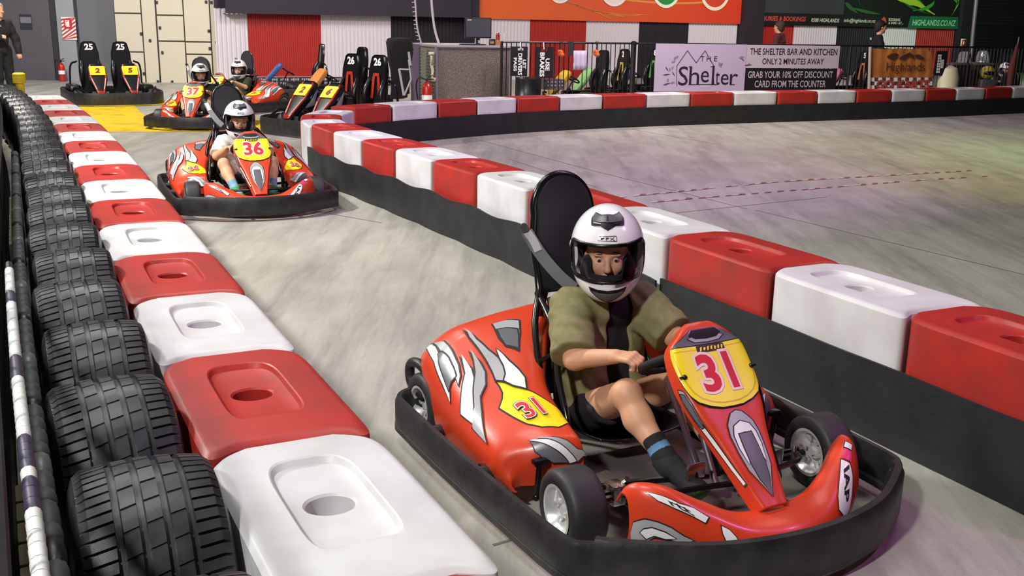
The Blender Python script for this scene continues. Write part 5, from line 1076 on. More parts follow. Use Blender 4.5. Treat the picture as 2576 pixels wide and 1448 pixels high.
for x, y, a, L, m in ((310, 255, 70, 70, LF), (340, 235, 40, 60, LF), (290, 300, 10, 60, LF), (200, 390, 120, 80, LK), (240, 400, 100, 60, LF), (280, 380, 60, 60, LF), (200, 470, 5, 110, LK), (290, 460, -60, 80, LK), (215, 545, 80, 60, LF), (200, 598, 15, 110, LK), (280, 580, 10, 70, LF), (920, 340, -70, 90, LF), (945, 330, 60, 60, LF), (1210, 240, 10, 80, LF), (1225, 270, -40, 70, LK), (1300, 342, 5, 110, LK), (1310, 318, 60, 40, LF)):
    c_, s_ = math.cos(R(a)), math.sin(R(a)); fw = .10 if m == LK else .24; mb.use(m); A2, B2 = FA + FN * .063, FB + FN * .063
    mb.faces([online(sx(x + c_ * L * u - s_ * L * fw * v), sy(y - s_ * L * u - c_ * L * fw * v), A2, B2) for u, v in ((-.5, 0), (-.2, .8), (.1, 1), (.5, 0), (.1, -.8), (-.2, -.9))], [tuple(range(6))])
[setattr(v, 'co', v.co - o0) for v in mb.bm.verts]; mb.build('lettering', bd, 'dark and white lettering with a house outline and leaves', fix=False)
# hand signs hung on the fence
def hand_sign(px0, px1, py0, py1, lines, label, hole):
    t = thing('hand_sign', label, 'sign', fp(fs_((px0 + px1) / 2), .5, .05)); o0 = t.location.copy(); m = MB(); hx0, hx1, hy0, hy1 = hole; KB = mat('board_black', '#141117')
    for a, b, c, d in ((px0, px1, py0, hy0), (px0, hx0, hy0, hy1), (hx1, px1, hy0, hy1), (px0, px1, hy1, py1)): fslab(m, a, b, c, d, .05, KB, .02)
    [setattr(v, 'co', v.co - o0) for v in m.bm.verts]; m.build('board', t); m = MB()
    for txt, a, b, c, d in lines: ftext(m, txt, a, b, c, d, .064, M_TXTW, .03, 0, -R(90))
    [setattr(v, 'co', v.co - o0) for v in m.bm.verts]; m.build('lettering', t, 'white lettering', fix=False); m = MB(M_TXTW); m.tube([fp(fs_((hx0 + hx1) / 2), ZT, .03) - o0, fp(fs_((hx0 + hx1) / 2), online(px0, hy0, FA, FB).z - .01, .07) - o0], .008, 6); m.build('cable_tie', t)
hand_sign(1282.5, 1325, 117, 191, [('LET', 1313, 1321, 150, 173), ('DRIVERS', 1301, 1311.5, 134, 189), ('PASS', 1290, 1298, 145, 179)], 'black sign lettered LET DRIVERS PASS hung on the fence', (1300, 1315, 121, 127))
hand_sign(1346, 1390, 118, 196, [('USE', 1370, 1380.5, 147, 178), ('BRAKES', 1356, 1367.5, 132, 193)], 'black sign lettered USE BRAKES hung on the fence', (1356, 1375, 122, 129))
o = thing('hand_sign', 'narrow dark sign with vertical white lettering right of the orange cloth banner', 'sign', fp(fs_(2367), .5, .05)); o0 = o.location.copy(); m = MB(); fslab(m, 2354, 2380, 128, 190, .05, mat('board_black', ''), .02); [setattr(v, 'co', v.co - o0) for v in m.bm.verts]; m.build('board', o)
m = MB()
for a, b, c, d in ((2357, 2360.5, 137, 185), (2362, 2365.5, 137, 185), (2366.5, 2369.5, 150, 172), (2370.5, 2373, 150, 172)):
    for k in range(7): y = c + (d - c) * k / 7; fslab(m, a, b, y, y + (d - c) / 9, .064, M_TXTW, .002)
[setattr(v, 'co', v.co - o0) for v in m.bm.verts]; m.build('lettering', o, 'white lettering')
# cloth items on the rail
mb = MB(mat('towel_lilac', '#c3b8d2', .8)); pts = []
for k in range(13):
    u = k / 12; pts.append((1441 + 33 * u, .045 + .012 * math.sin(u * 18)))
mb.loft([[Vector((*fp(fs_(x), 0, o).xy, online(x, y + (2 * math.sin(x) if y > 150 else 0), FA, FB).z)) for x, o in pts] for y in (127, 140, 160, 175)], False); o = mb.build('towel', fix=False); m = o.modifiers.new('t', 'SOLIDIFY'); m.thickness = .01; tag(o, 'pale lilac towel hung on the fence rail', 'towel')
mb = MB(mat('cloth_plum', '#2c2230', .8)); fslab(mb, 1427, 1440, 104, 140, .04, mat('cloth_plum', '')); tag(mb.build('pouch'), 'dark flat pouch hung on the rail left of the lilac towel', 'pouch')
for px, py, lab in ((1408, 133, 'orange pouch on a cord left of the lilac towel'), (1497, 133, 'orange pouch on a cord right of the lilac towel')):
    t = thing('pouch', lab, 'pouch', fp(fs_(px), online(px, py, FA, FB).z, .06), 0, 'orange pouches on the fence'); mb = MB(mat('pouch_orange', '#c85a24', .6)); mb.ball((0, 0, 0), .055, 14, sc=(1, .7, 1.1)); mb.ball((.03, -.01, -.03), .04, 12); mb.ball((-.03, -.02, .03), .03, 10); mb.build('bag', t); mb = MB(M_MBLACK); mb.tube([(0, 0, .04), (.005, .02, .12), (-.01, .04, .21)], .007, 6); mb.tube([(.03, 0, .04), (.03, .02, .12), (.02, .04, .21)], .005, 6); mb.build('cord', t)
# orange cloth banner
M_BAN = mat('banner_cloth', '#c07a35', .75, hex2='#a4602a', scale=3)
bn = thing('cloth_banner', 'orange cloth banner lettered Highlands with a checkered lower edge on the fence', 'banner', fp(fs_(2190), .2, .06)); o0 = bn.location.copy()
def bpt(px, py, off=.06): q = online(px, py, FA + FN * off, FB + FN * off); return q - o0
mb = MB(M_BAN); xs = np.linspace(2187, 2347, 25); rows = []
for v in np.linspace(0, 1, 10): rows.append([bpt(x - (0 if x < 2340 else 2 * (1 - v)), (119 + (2 if x < 2330 else (x - 2330) * .9) + 2.2 * abs(math.sin((x - 2187) / 26))) * (1 - v) + 196 * v, .06 + .012 * math.sin(x * .25 + v * 2)) for x in xs])
mb.loft(rows, False); mb.build('cloth', bn, fix=False)
mb = MB(); cols = (M_TXTW, mat('check_brown', '#5c4034', .7))
for r_ in range(3):
    for k in range(16): mb.use(cols[(k + r_) % 2]); x0, x1 = 2190 + k * 9.7, 2190 + (k + 1) * 9.7; y0, y1 = 195 + r_ * 9.7, 195 + (r_ + 1) * 9.7; mb.faces([bpt(x, y, .068) for x, y in ((x0, y1), (x1, y1), (x1, y0), (x0, y0))], [(0, 1, 2, 3)])
mb.build('checker_band', bn, 'brown and white checkered band', fix=False)
mb = MB(mat('print_umber', '#4c2c1c', .7)); bx_ = lambda x: 2100 + x / 5.412; by_ = lambda y: y / 5.412
for P in ([(705, 770), (760, 735), (830, 720), (870, 740), (850, 790), (800, 815), (740, 800)], [(870, 800), (900, 770), (1020, 712), (1100, 770), (1060, 790), (1020, 775), (960, 810), (900, 815)], [(1090, 745), (1150, 740), (1230, 800), (1160, 812), (1110, 790)]): mb.faces([bpt(bx_(x), by_(y), .082) for x, y in P], [tuple(range(len(P)))])
def btext(txt, a, b, c, d, m, bold): q0, q1 = bpt(bx_(a), by_(d), .085), bpt(bx_(b), by_(c), .085); mb.use(m); fit_text(mb, txt, M_on((q0 + q1) / 2, FD), (q1 - q0).xy.length, q1.z - q0.z, bold)
btext('Highlands', 695, 1235, 850, 1005, mat('print_umber', ''), -.005); btext('GO KARTS', 560, 1300, 1085, 1215, mat('print_rose', '#b0443c', .7), .05); mb.build('lettering', bn, 'brown and red lettering', fix=False)
mb = MB(mat('pole_pale', '#b9aa9a', .6)); mb.tube([bpt(2189, 118, .08), bpt(2186, 226, .08)], .03, 8); mb.build('edge_pole', bn)
# barrel and crate
q = fdeep(1331, 18.0); mb = MB(mat('barrel_black', '#15171d', .35)); mb.lathe([(.20, 0), (.215, .02), (.215, .30), (.23, .32), (.23, .35), (.215, .37), (.22, .60), (.225, .64), (.20, .66), (.0001, .65)], 28); o = mb.build('barrel'); o.location = q; tag(o, 'black plastic drum between the hand signs and the far barrier', 'barrel')
mb = MB(mat('crate_grey', '#5c545c', .6)); fslab(mb, 1378, 1428, 199, 224, -.25, mat('crate_grey', ''), .3); mb.use(M_DL); [fslab(mb, 1384 + k * 9, 1388 + k * 9, 204, 208, -.09, M_DL, .01) for k in range(5)]; [fslab(mb, 1384 + k * 9, 1388 + k * 9, 213, 217, -.09, M_DL, .01) for k in range(5)]; tag(mb.build('crate'), 'grey slotted crate behind the fence left of the yellow kart nose', 'crate')
# pole beside the roller door and small sign
mb = MB(mat('pole_grey', '#77757c', .4, .6)); mb.tube([tuple(deep(2460, -40, 30)), tuple(deep(2447, 90, 30)), tuple(deep(2436, 215, 30))], .055, 10); tag(mb.build('downpipe'), 'slanting grey pole in front of the dark roller door', 'pole')
p, w, h = wallrect(2405, 2418, 97, 118, .3); mb = MB(M_TXTW); quad(mb, p, WD, w, h); mb.use(M_REDP); quad(mb, p, WD, w * .7, h * .75, .01); mb.use(M_TXTW); quad(mb, p, WD, w * .22, h * .4, .02); o = mb.build('extinguisher_sign', fix=False); o.modifiers.new('t', 'SOLIDIFY').thickness = .01; tag(o, 'small red and white sign high on the dark column near the roller door', 'sign')
# ---------------------------------------------------------------- the other red karts with their drivers
K36 = make_kart('36', 'red go-kart with number 36 driving down the lane behind the front kart', (-2.34, 8.98, 0), R(-66), bh=.85)
K37 = make_kart('37', 'red go-kart with number 37 on the yellow floor paint', (-4.68, 15.5, 0), R(-86), bh=.83)
K7 = make_kart('7', 'red go-kart turning side on in front of the red wall sheets', (-4.86, 17.95, 0), R(-117), bh=.85)
J36 = dict(hip=(-.25, 0, .17), chest=(-.27, .0, .38), neck=(-.235, .0, .555), head=(-.19, -.005, .705), sR=(-.245, -.145, .515), sL=(-.245, .145, .515), eR=(-.10, -.225, .41), eL=(-.10, .225, .41), wR=(.07, -.165, .49), wL=(.07, .165, .49),
           gR=(.14, -.13, .525), gL=(.14, .13, .525), hR=(-.22, -.085, .165), hL=(-.22, .085, .165), kR=(.10, -.20, .365), kL=(.12, .21, .37), aR=(.31, -.15, .185), aL=(.33, .16, .185), tR=(.44, -.12, .13), tL=(.44, .13, .13), uR=(-.4, -.3, 1), uL=(-.4, .3, 1), roll=.0)
WT, GT, SH = CK('white_tee', '#dcd9d6'), CK('green_tee', '#2c3a2c'), CK('grey_shorts', '#3b393c')
P36 = driver('driver of the middle kart in a white helmet, white T-shirt and grey shorts', (-2.34, 8.98, 0), R(-66), J36, dict(tee=WT, shorts=SH, sock=CK('pale_blue_sock', '#7fa6c0'), sock2=CK('pale_blue_sock', ''), shoe=mat('shoe_green_top', '#2f8f3a', .5), sole=mat('shoe_lime', '#8fd048', .5)), R(-4), R(6), 1.0, res=.005)
J37 = dict(J36, head=(-.19, -.005, .725), aL=(.26, .17, .16), kL=(.10, .19, .38))
dk = dict(tee=GT, shorts=CK('black_shorts', ''), sock=CK('black_sock', ''), sock2=CK('black_sock', ''), shoe=CK('black_shoe', ''), sole=mat('sole_grey', '#8a8580', .6))
P37 = driver('driver of the number 37 kart in a white helmet and dark green T-shirt', (-4.68, 15.5, 0), R(-86), J37, dk, R(16), R(6), 1.0, res=.007)
J7 = dict(J36, head=(-.21, -.0, .69), sR=(-.26, -.145, .50), sL=(-.26, .145, .50))
P7 = driver('driver of the sideways kart before the red wall, white helmet and green T-shirt', (-4.86, 17.95, 0), R(-117), J7, dk, R(26), R(4), 1.0, res=.007)
# ---------------------------------------------------------------- black double karts and parked karts
M_KBLK = mat('kart_black', '#17171a', .35)
M_KTRIM = mat('kart_trim_red', '#b8301f', .35)
def nose_panel(root, y, txt, colour=None, dx=0):
    """slanting nose panel of a hire kart: black shield with red edges and a yellow number plate, or a coloured one"""
    mb = MB(colour or M_KBLK); S = lambda s: Vector((.36 + .44 * s + dx, y, .70 - .50 * s)); W_ = lambda s: np.interp(s, [0, .12, .45, 1], [.10, .145, .15, .05]); rows = []
    for s in np.linspace(0, 1, 12): c, w = S(s), W_(s); rows.append([c + Vector((-.05, -w, -.04)), c + Vector((0, -w * .94, 0)), c + Vector((.008, 0, .006)), c + Vector((0, w * .94, 0)), c + Vector((-.05, w, -.04))])
    mb.loft(rows, False); o = mb.build('front_panel', root, fix=False); m = o.modifiers.new('t', 'SOLIDIFY'); m.thickness = .012
    if colour: return o
    mb = MB(M_KTRIM)
    for sg in (-1, 1):
        pts = [S(s) + Vector((.012, sg * W_(s) * .86, .010)) for s in np.linspace(.05, 1, 9)]; mb.tube(pts, .014, 6)
        mb.use(mat('kart_trim_pink', '#e0a8a4', .4)); mb.tube([p + Vector((.012, 0, .008)) for p in pts[4:8]], .009, 6); mb.use(M_KTRIM)
    mb.box(S(.97) + Vector((.02, 0, .01)), (.03, .09, .05), bev=.01); mb.build('panel_trim', o, 'red edge strips')
    mb = MB(M_YEL); M = frame(S(.26) + Vector((.018, 0, .014)), (0, 1, 0), (.73, 0, .68)); mb.prism([(-.125, -.10), (.125, -.10), (.135, .085), (.11, .10), (-.11, .10), (-.135, .085)], 0, .012, M); mb.use(M_TXTK)
    mb.use(mat('digit_maroon', '#6e1a1c', .5)); fit_text(mb, txt, M @ Matrix.Translation((0, 0, .016)), .085, .115, .05, .15); mb.build('number_plate', o, f'yellow plate with the number {txt}')
    mb = MB(M_DL)
    for sg in (1,): mb.loft([[S(.1) + Vector((-.05, sg * .15, -.05)), S(.35) + Vector((-.02, sg * .16, -.03)), S(.6) + Vector((-.06, sg * .13, -.05)), S(.45) + Vector((-.14, sg * .15, -.09))], [S(.1) + Vector((-.06, sg * .14, -.06)), S(.35) + Vector((-.03, sg * .15, -.04)), S(.6) + Vector((-.07, sg * .12, -.06)), S(.45) + Vector((-.15, sg * .14, -.10))]], True, True, True)
    mb.build('side_flash', o, 'pale side flash')
def tall_seat(root, y, txt, stripe, H=1.08, x=-.40):
    hw = .175; prof = [(-hw, .16), (-hw * 1.04, .5), (-hw, .86), (-hw * .72, H - .03), (-hw * .45, H), (hw * .45, H), (hw * .72, H - .03), (hw, .86), (hw * 1.04, .5), (hw, .16)]; L = lambda z: x - (z - .2) * .10
    mb = MB(M_SEAT); mb.loft([[(L(z) + d, y + q * k, .16 + (z - .16) * kk) for q, z in prof] for d, k, kk in ((.03, .9, .985), (.045, .97, .995), (.0, 1.0, 1.0), (-.03, .96, .99))], True, True, True)
    for sg in (-1, 1): mb.tube([(L(.25) + .02, y + sg * .15, .25), (L(.45) + .10, y + sg * .17, .45), (L(.62) + .09, y + sg * .165, .60), (L(.72) + .04, y + sg * .15, .72)], [.03, .045, .045, .03], 10, smooth=4)
    mb.loft([[(-.38, y - .16, .14), (-.38, y + .16, .14)], [(-.2, y - .17, .10), (-.2, y + .17, .10)], [(.05, y - .16, .16), (.05, y + .16, .16)]], False); o = mb.build('seat', root, ang=45)
    M = M_on((L(H - .10) + .045, y, H - .10), (0, 1, 0)); M = Matrix(((0, 0, 1, L(H - .10) + .047), (1, 0, 0, y), (0, 1, 0, H - .10), (0, 0, 0, 1)))
    if txt: mb = MB(M_TXTW); fit_text(mb, txt, M, .15 if len(txt) > 1 else .07, .115, .04); mb.build('seat_number', o, f'white number {txt}', fix=False)
    if stripe:
        mb = MB(stripe)
        for pts in ([(-.07, -.16), (.04, -.16), (.055, -.205), (-.085, -.205)], [(-.085, -.2), (-.035, -.2), (-.055, -.52), (-.105, -.52)], [(.005, -.2), (.055, -.2), (.105, -.52), (.055, -.52)]): mb.faces([M @ Vector((a, b, (.0 - b * .1))) for a, b in pts], [(0, 1, 2, 3)])
        mb.build('seat_stripe', o, 'coloured stripes', fix=False)
def hire_kart(label, loc, rz, nums, ys, stripe, colour=None, hw=.75, nose=1.12, seat_txt=None, group=None):
    root = thing('double_kart' if len(ys) > 1 else 'parked_kart', label, 'go-kart', loc, rz, group); c = .03
    P = [(-.85, 0), (-.84, hw - .12), (-.74, hw - .02), (-.3, hw), (.5, hw), (nose - .30, hw - .06), (nose - .08, hw - .22), (nose, hw * .45), (nose + .01, 0)]; P = [(a, b, .13) for a, b in P] + [(a, -b, .13) for a, b in P[-2:0:-1]]
    mb = MB(M_BUMP); mb.strip(P[:] + [P[0]], .04, .21, smooth=4); mb.build('bumper', root, ang=50)
    mb = MB(M_TUBE); mb.box((.0, 0, .07), (1.6, hw * 1.5, .03))
    for sg in (-1, 1):
        mb.tube([(nose - .12, sg * (hw - .28), .20), (.62, sg * (hw - .12), .30), (.45, sg * (hw - .10), .22)], .018, 8, smooth=4); mb.tube([(-.55, sg * (hw - .16), .1), (-.5, sg * (hw - .18), .62), (-.45, sg * (hw - .3), .72)], .018, 8, smooth=4)
        mb.box((-.15, sg * (hw - .17), .22), (.75, .2, .2), bev=.05)
    mb.build('chassis', root)
    for x, r in ((.55, .13), (-.6, .14)):
        for sg in (-1, 1): wheel(root, (x, sg * (hw - .16), r), .14, 0, r)
    for k, y in enumerate(ys):
        nose_panel(root, y, nums[k] if nums else '', colour); tall_seat(root, y, seat_txt, stripe)
        mb = MB(M_MBLACK); c = Vector((.20, y, .54)); M = frame(c, Vector((.85, 0, .52)), Vector((-.52, 0, .85))); mb.tube([M @ Vector((.12 * math.cos(a), .13 * math.sin(a), 0)) for a in np.linspace(0, 2 * math.pi, 24, endpoint=False)], .014, 8, loop=True); mb.tube([M @ Vector((0, -.12, 0)), M @ Vector((0, .12, 0))], .012, 6); mb.tube([c, (.42, y, .15)], .012, 6); mb.build('steering_wheel', root)
        mb = MB(mat('pedal_steel', '#7f8a86', .4, .8)); mb.box((.72, y - .1, .2), (.02, .08, .07)); mb.box((.72, y + .1, .2), (.02, .08, .07)); mb.build('pedals_plate', root, 'steel pedal plates')
    return root
hire_kart('black double kart numbered 25 parked in front of the cream cabinets', (-7.5, 19.45, 0), R(-61), '25', (-.28, .28), None, None, .80, 1.15, '25', 'black double karts')
hire_kart('black double kart numbered 26 parked behind the divider tip', (-2.49, 15.1, 0), R(-128.6), '26', (-.28, .28), M_KTRIM, None, .76, 1.12, '26', 'black double karts')
YK, GK, BK, PK, OK_ = mat('kart_yellow', '#e0b63a', .4), mat('kart_green', '#8fc07a', .4), mat('kart_blue', '#3f62b8', .4), mat('kart_pink', '#d87a9a', .4), mat('stripe_orange', '#c8743c', .5)
SY, SG = mat('stripe_yellow', '#b99a48', .5), mat('stripe_green', '#4f9a5a', .5)
G_ = 'karts parked behind the fence'
hire_kart('parked kart with a yellow nose behind the barred fence', fdeep(1466, 19.85), R(-150), '', (0,), None, YK, .48, .85, None, G_)
hire_kart('parked kart with a green nose behind the barred fence', fdeep(1522, 20.9), R(-150), '', (0,), SY, GK, .48, .85, '2', G_)
hire_kart('parked black kart with green seat stripes behind the thick fence post', fdeep(1612, 22.2), R(-140), '', (0,), SG, BK, .48, .85, '8', G_)
hire_kart('parked kart with a pink nose right of the lettered board', fdeep(2140, 23.0), R(-150), '', (0,), OK_, PK, .48, .85, '5', G_)
hire_kart('parked black kart left of the small red sign column', fdeep(2418, 24.6), R(-120), '', (0,), M_DL, M_KBLK, .48, .85, None, G_)
hire_kart('parked black kart with white seat edges in front of the grey pole', fdeep(2465, 26.0), R(-120), '', (0,), M_DL, M_KBLK, .48, .85, '6', G_)
hire_kart('parked kart with an orange and yellow nose behind the left double kart seat', fdeep(855, 18.9), R(-140), '', (0,), None, mat('kart_orange', '#d88a4a', .4), .48, .85, None, G_)
hire_kart('parked kart with a blue nose at the foot of the red wall sheets', fdeep(750, 20.8), R(-160), '', (0,), None, mat('kart_navy', '#34589a', .4), .48, .85, None, G_)
# pale tubs and the seated drivers behind the far barrier
mb = MB(mat('tub_cream', '#d9d4b4', .5)); mb.lathe([(.20, 0), (.24, .03), (.25, .62), (.20, .80), (.08, .86), (.0001, .86)], 24); o = mb.build('water_tank'); o.location = fdeep(2386, 21.6); tag(o, 'tall cream plastic tub behind the far barrier', 'tub')
mb = MB(mat('tub_cream', '')); mb.loft([[(a * .42, b * .3, z) for a, b in ((-1, -1), (1, -1), (1.05, 1), (-1.05, 1))] for z in (0, .3, .42)], True, True, True); o = mb.build('cream_bin', ang=30); o.location = fdeep(2357, 21.2); tag(o, 'low cream bin in front of the tall cream tub', 'bin')
for px, Y in ((2408, 22.5), (2462, 22.9)):
    mb = MB(mat('bin_dark', '#2e2a2e', .5)); mb.box((0, 0, .42), (.46, .4, .84), bev=.03); mb.use(mat('bin_lid', '#6b625e', .5)); mb.box((0, 0, .86), (.5, .44, .05), bev=.02); o = mb.build('wheelie_bin'); o.location = fdeep(px, Y); o.rotation_euler.z = R(18); tag(o, 'dark upright bin ' + ('left of the grey pole foot' if px < 2440 else 'right of the grey pole foot'), 'bin', 'dark bins')
def clone_driver(src, label, loc, rz, tee):
    c = copy_tree(src); c.location = loc; c.rotation_euler.z = rz; c['label'] = label
    for ch in c.children:
        if ch.name.startswith('shirt'): ch.data = ch.data.copy(); ch.data.materials[0] = tee
    return c
KB1 = hire_kart('parked kart under the white helmeted driver at the right edge', fdeep(2540, 22.9), R(-108), '', (0,), None, M_KBLK, .48, .85, None, G_)
clone_driver(P37, 'driver in a white helmet and black top behind the right end of the far barrier', fdeep(2536, 22.75), R(-108), CK('black_top', ''))
t = thing('red_flag', 'furled dark red flag leaning beside the driver at the right edge', 'flag', fdeep(2548, 21.2)); mb = MB(mat('flag_maroon', '#5a2420', .8)); mb.tube([(0, 0, .45), (.0, 0, .8), (.05, 0, 1.3)], [.05, .07, .03], 10, smooth=4); mb.build('cloth', t); mb = MB(M_GREY); mb.tube([(-.02, 0, .0), (.06, 0, 1.45)], .012, 8); mb.build('pole', t)
mb = MB(mat('helmet_yellow', '#b8a83c', .35)); mb.ball((0, 0, .14), .14, 20, sc=(1.1, .95, 1)); mb.use(M_HBLK); mb.ball((0, -.04, .13), .13, 16, sc=(1, .9, .5)); o = mb.build('helmet'); o.location = fdeep(2488, 22.6) + Vector((0, 0, .55)); tag(o, 'yellow helmet resting on a grey stand behind the far barrier', 'helmet')
mb = MB(M_GREY); mb.box((0, 0, .27), (.3, .3, .55), bev=.02); o = mb.build('stand'); o.location = fdeep(2488, 22.6); tag(o, 'grey block stand under the yellow helmet', 'stand')
# ---------------------------------------------------------------- standing people
M_HG, M_HB, M_HBR = mat('hair_grey', '#9d9a96', .8, bump=.4, bscale=120), mat('hair_black', '#1b1512', .7, bump=.4, bscale=120), mat('hair_brown', '#4a3026', .7, bump=.4, bscale=120)
def stander(label, loc, rz, hair, top, legs, J, H=1.72, extra=None, sleeve=1.0, skin_m=M_SKIN):
    """standing person facing local +x"""
    root = thing('person', label, 'person', loc, rz); k = H / 1.72; j = dict(hip=(0, 0, .95), chest=(.0, 0, 1.25), neck=(.015, 0, 1.46), head=(.04, 0, 1.60), sR=(0, -.175, 1.39), sL=(0, .175, 1.39), eR=(-.03, -.25, 1.12), eL=(-.03, .25, 1.12), wR=(.06, -.25, .88), wL=(.06, .25, .88), gR=(.09, -.24, .80), gL=(.09, .24, .80), kR=(.02, -.10, .50), kL=(.03, .10, .50), aR=(-.01, -.11, .08), aL=(0, .11, .08), tR=(.13, -.13, .04), tL=(.14, .13, .04)); j.update(J)
    a = lambda n: A_(*j[n]) * k; M = rotz(j.get('yaw', 0)) @ roty(j.get('pitch', 0)); hd, at_ = head_prims(a('head'), M, 1.08)
    torso = [('e', a('hip'), (.115, .16, .12)), ('c', a('hip') + A_(0, 0, .05), a('chest'), .115, .125), ('c', a('chest') + A_(0, -.08, .02), a('chest') + A_(0, .08, .02), .105, .105), ('c', a('sR') + A_(0, .03, -.02), a('sL') + A_(0, -.03, -.02), .066, .066), ('c', a('chest'), a('neck'), .09, .055)]
    arms = [p for s in 'RL' for p in (('c', a('s' + s), a('e' + s), .052, .042), ('c', a('e' + s), a('w' + s), .042, .028))]
    lg = [p for s, q in (('R', -.085), ('L', .085)) for p in (('c', a('hip') + A_(0, q, -.03), a('k' + s), .09, .058), ('c', a('k' + s), a('a' + s), .058, .04), ('c', a('a' + s), a('t' + s), .04, .033))]
    hands = [p for s, d in (('R', 1), ('L', -1)) for p in hand_prims(a('w' + s), a('g' + s) - a('w' + s), A_(.9, .4 * d, .4), d)]
    body = lambda P: smin(smin(union(P, torso + arms + lg + [('c', a('neck') - A_(0, 0, .03), a('head') + A_(-.02, 0, -.05), .055, .055)], .025), union(P, hands, .006), .012), hd(P), .02)
    pts = np.array([A_(*v) * k for n, v in j.items() if n not in ('yaw', 'pitch')]); lo, hi = pts.min(0) - .2, pts.max(0) + .22
    skin('body', body, lo, hi, .007, skin_m, root); eyes(root, at_, M, 1.08)
    wr = lambda P, am=.006: am * np.sin(P[:, 2] * 40 + 3 * np.sin(P[:, 1] * 14)) * np.sin(P[:, 0] * 30 + P[:, 2] * 12)
    slv = [('c', a('s' + s), a('s' + s) + (a('e' + s) - a('s' + s)) * min(1, sleeve * 2), .062, .056) for s in 'RL'] + ([('c', a('e' + s), a('e' + s) + (a('w' + s) - a('e' + s)) * (sleeve * 2 - 1) * .96, .056, .042) for s in 'RL'] if sleeve > .5 else [])
    def shirt(P): d = smin(union(P, torso, .03), union(P, slv, .02), .03) - .014 + wr(P); d = smax(d, -((P - a('hip') + A_(0, 0, .06)) @ A_(0, 0, 1)), .01); return smax(smax(d, -cone(P, a('neck'), a('neck') + A_(.03, 0, .15), .062, .08), .012), -(d + .016), .003)
    skin('shirt', shirt, lo, hi, .009, top, root)
    def trs(P): d = union(P, [('e', a('hip'), (.125, .172, .13))] + [p for s, q in (('R', -.085), ('L', .085)) for p in (('c', a('hip') + A_(0, q, -.03), a('k' + s), .102, .075), ('c', a('k' + s), a('a' + s) + A_(0, 0, .02), .075, .062))], .03) + wr(P, .004); return smax(d, (P - a('hip') - A_(0, 0, .08)) @ A_(0, 0, 1), .01)
    skin('trousers', trs, lo, hi, .009, legs, root)
    for s in 'RL': skin('shoe', lambda P: smax(union(P, [('c', a('a' + s) + A_(-.03, 0, -.02), a('t' + s), .05, .045)], .02), -P[:, 2], .004), np.minimum(a('a' + s), a('t' + s)) - .1, np.maximum(a('a' + s), a('t' + s)) + .1, .008, M_MBLACK, root)
    def hr(P): d = smin(ell(P, at_(-.025, 0, .045), A_(.104, .088, .092) * 1.08, M), ell(P, at_(-.055, 0, -.01), A_(.07, .078, .09) * 1.08, M), .03) + .004 * np.sin(P[:, 0] * 160) * np.sin(P[:, 1] * 140); fr = -((P - at_(.058, 0, .05)) @ M[:, 0] * -1 + ((P - at_(.058, 0, .05)) @ M[:, 2]) * .9); return smax(d, fr, .015)
    skin('hair', hr, a('head') - .2, a('head') + .2, .007, hair, root); (extra(root, a) if extra else None); return root
def ex_left(root, a):
    mb = MB(mat('badge_pale', '#9d948f', .6)); mb.box(a('chest') + A_(.135, -.07, .10), (.01, .06, .03)); mb.build('badge', root)
stander('grey haired man in a black jacket standing at the left edge, arms by his front', at(8, 262, 0) + Vector((.23, -.35, 0)), R(-32), M_HG, CK('jacket_black', '#1f1b1e'), CK('trousers_black', '#17171a'), dict(eR=(.02, -.27, 1.16), wR=(.20, -.12, 1.17), gR=(.26, -.06, 1.18), eL=(.05, .26, 1.12), wL=(.14, .24, .90), gL=(.18, .23, .82)), 1.72, ex_left)
def ex_right(root, a):
    mb = MB(M_TXTW); mb.box(a('chest') + A_(-.135, .05, .12), (.012, .12, .045), M=None); mb.build('print_patch', root, 'white patch on the shoulder')
    mb = MB(M_BLACK); mb.cyl(a('gR') + A_(.0, .0, .0), a('gR') + A_(.10, .02, .05), .018); mb.use(M_TXTW); mb.ball(a('gR') + A_(.13, .02, .07), .045, 14); mb.build('hand_lamp', root, 'small round torch in the hand')
stander('dark haired person in a black T-shirt leaning on the fence over the orange cloth banner', fdeep(2203, 21.75), R(-12), M_HB, CK('black_top', ''), CK('trousers_black', ''), dict(eR=(.06, -.25, 1.14), wR=(.25, -.16, 1.14), gR=(.33, -.12, 1.15), eL=(.05, .25, 1.14), wL=(.24, .17, 1.16), gL=(.32, .14, 1.17), yaw=.25, pitch=.05), 1.70, ex_right, .42)
stander('person with brown hair and a raised bare arm behind the lettered board', fdeep(1957, 23.5), R(150), M_HBR, CK('brown_top', '#5a2c26'), CK('trousers_black', ''), dict(eR=(.12, -.28, 1.36), wR=(.10, -.33, 1.58), gR=(.09, -.34, 1.66), eL=(.03, .25, 1.14), yaw=-.3), 1.66, None, .35)
# ---------------------------------------------------------------- fence beside the tyres, at the photographer's side
fc = offs(LBX, .925); fD = np.r_[0, np.cumsum(np.linalg.norm(np.diff(fc, axis=0), axis=1))]; FLEN = fD[-1]
def fpt(s, z, o=0):
    p, a = along(fc, s); return Vector((p[0] - math.sin(a) * o, p[1] + math.cos(a) * o, z))
def rail(s0, s1, z, r, m, name, root, o=0, n=24, seg=8): mb = MB(m); mb.tube([fpt(s, z, o) for s in np.linspace(s0, s1, n)], r, seg); return mb.build(name, root)
ft = thing('track_fence', 'black mesh fence beside the tyre row at the left edge', 'fence')
M_NET = mat('net_black', '#0c0c0f', .8); mb = MB(M_NET); ss = np.linspace(1.25, FLEN - .3, 60)
mb.loft([[fpt(s, z, .012) for s in ss] for z in (.06, .72)], False); o = mb.build('shade_net', ft, fix=False); m = o.modifiers.new('t', 'SOLIDIFY'); m.thickness = .008
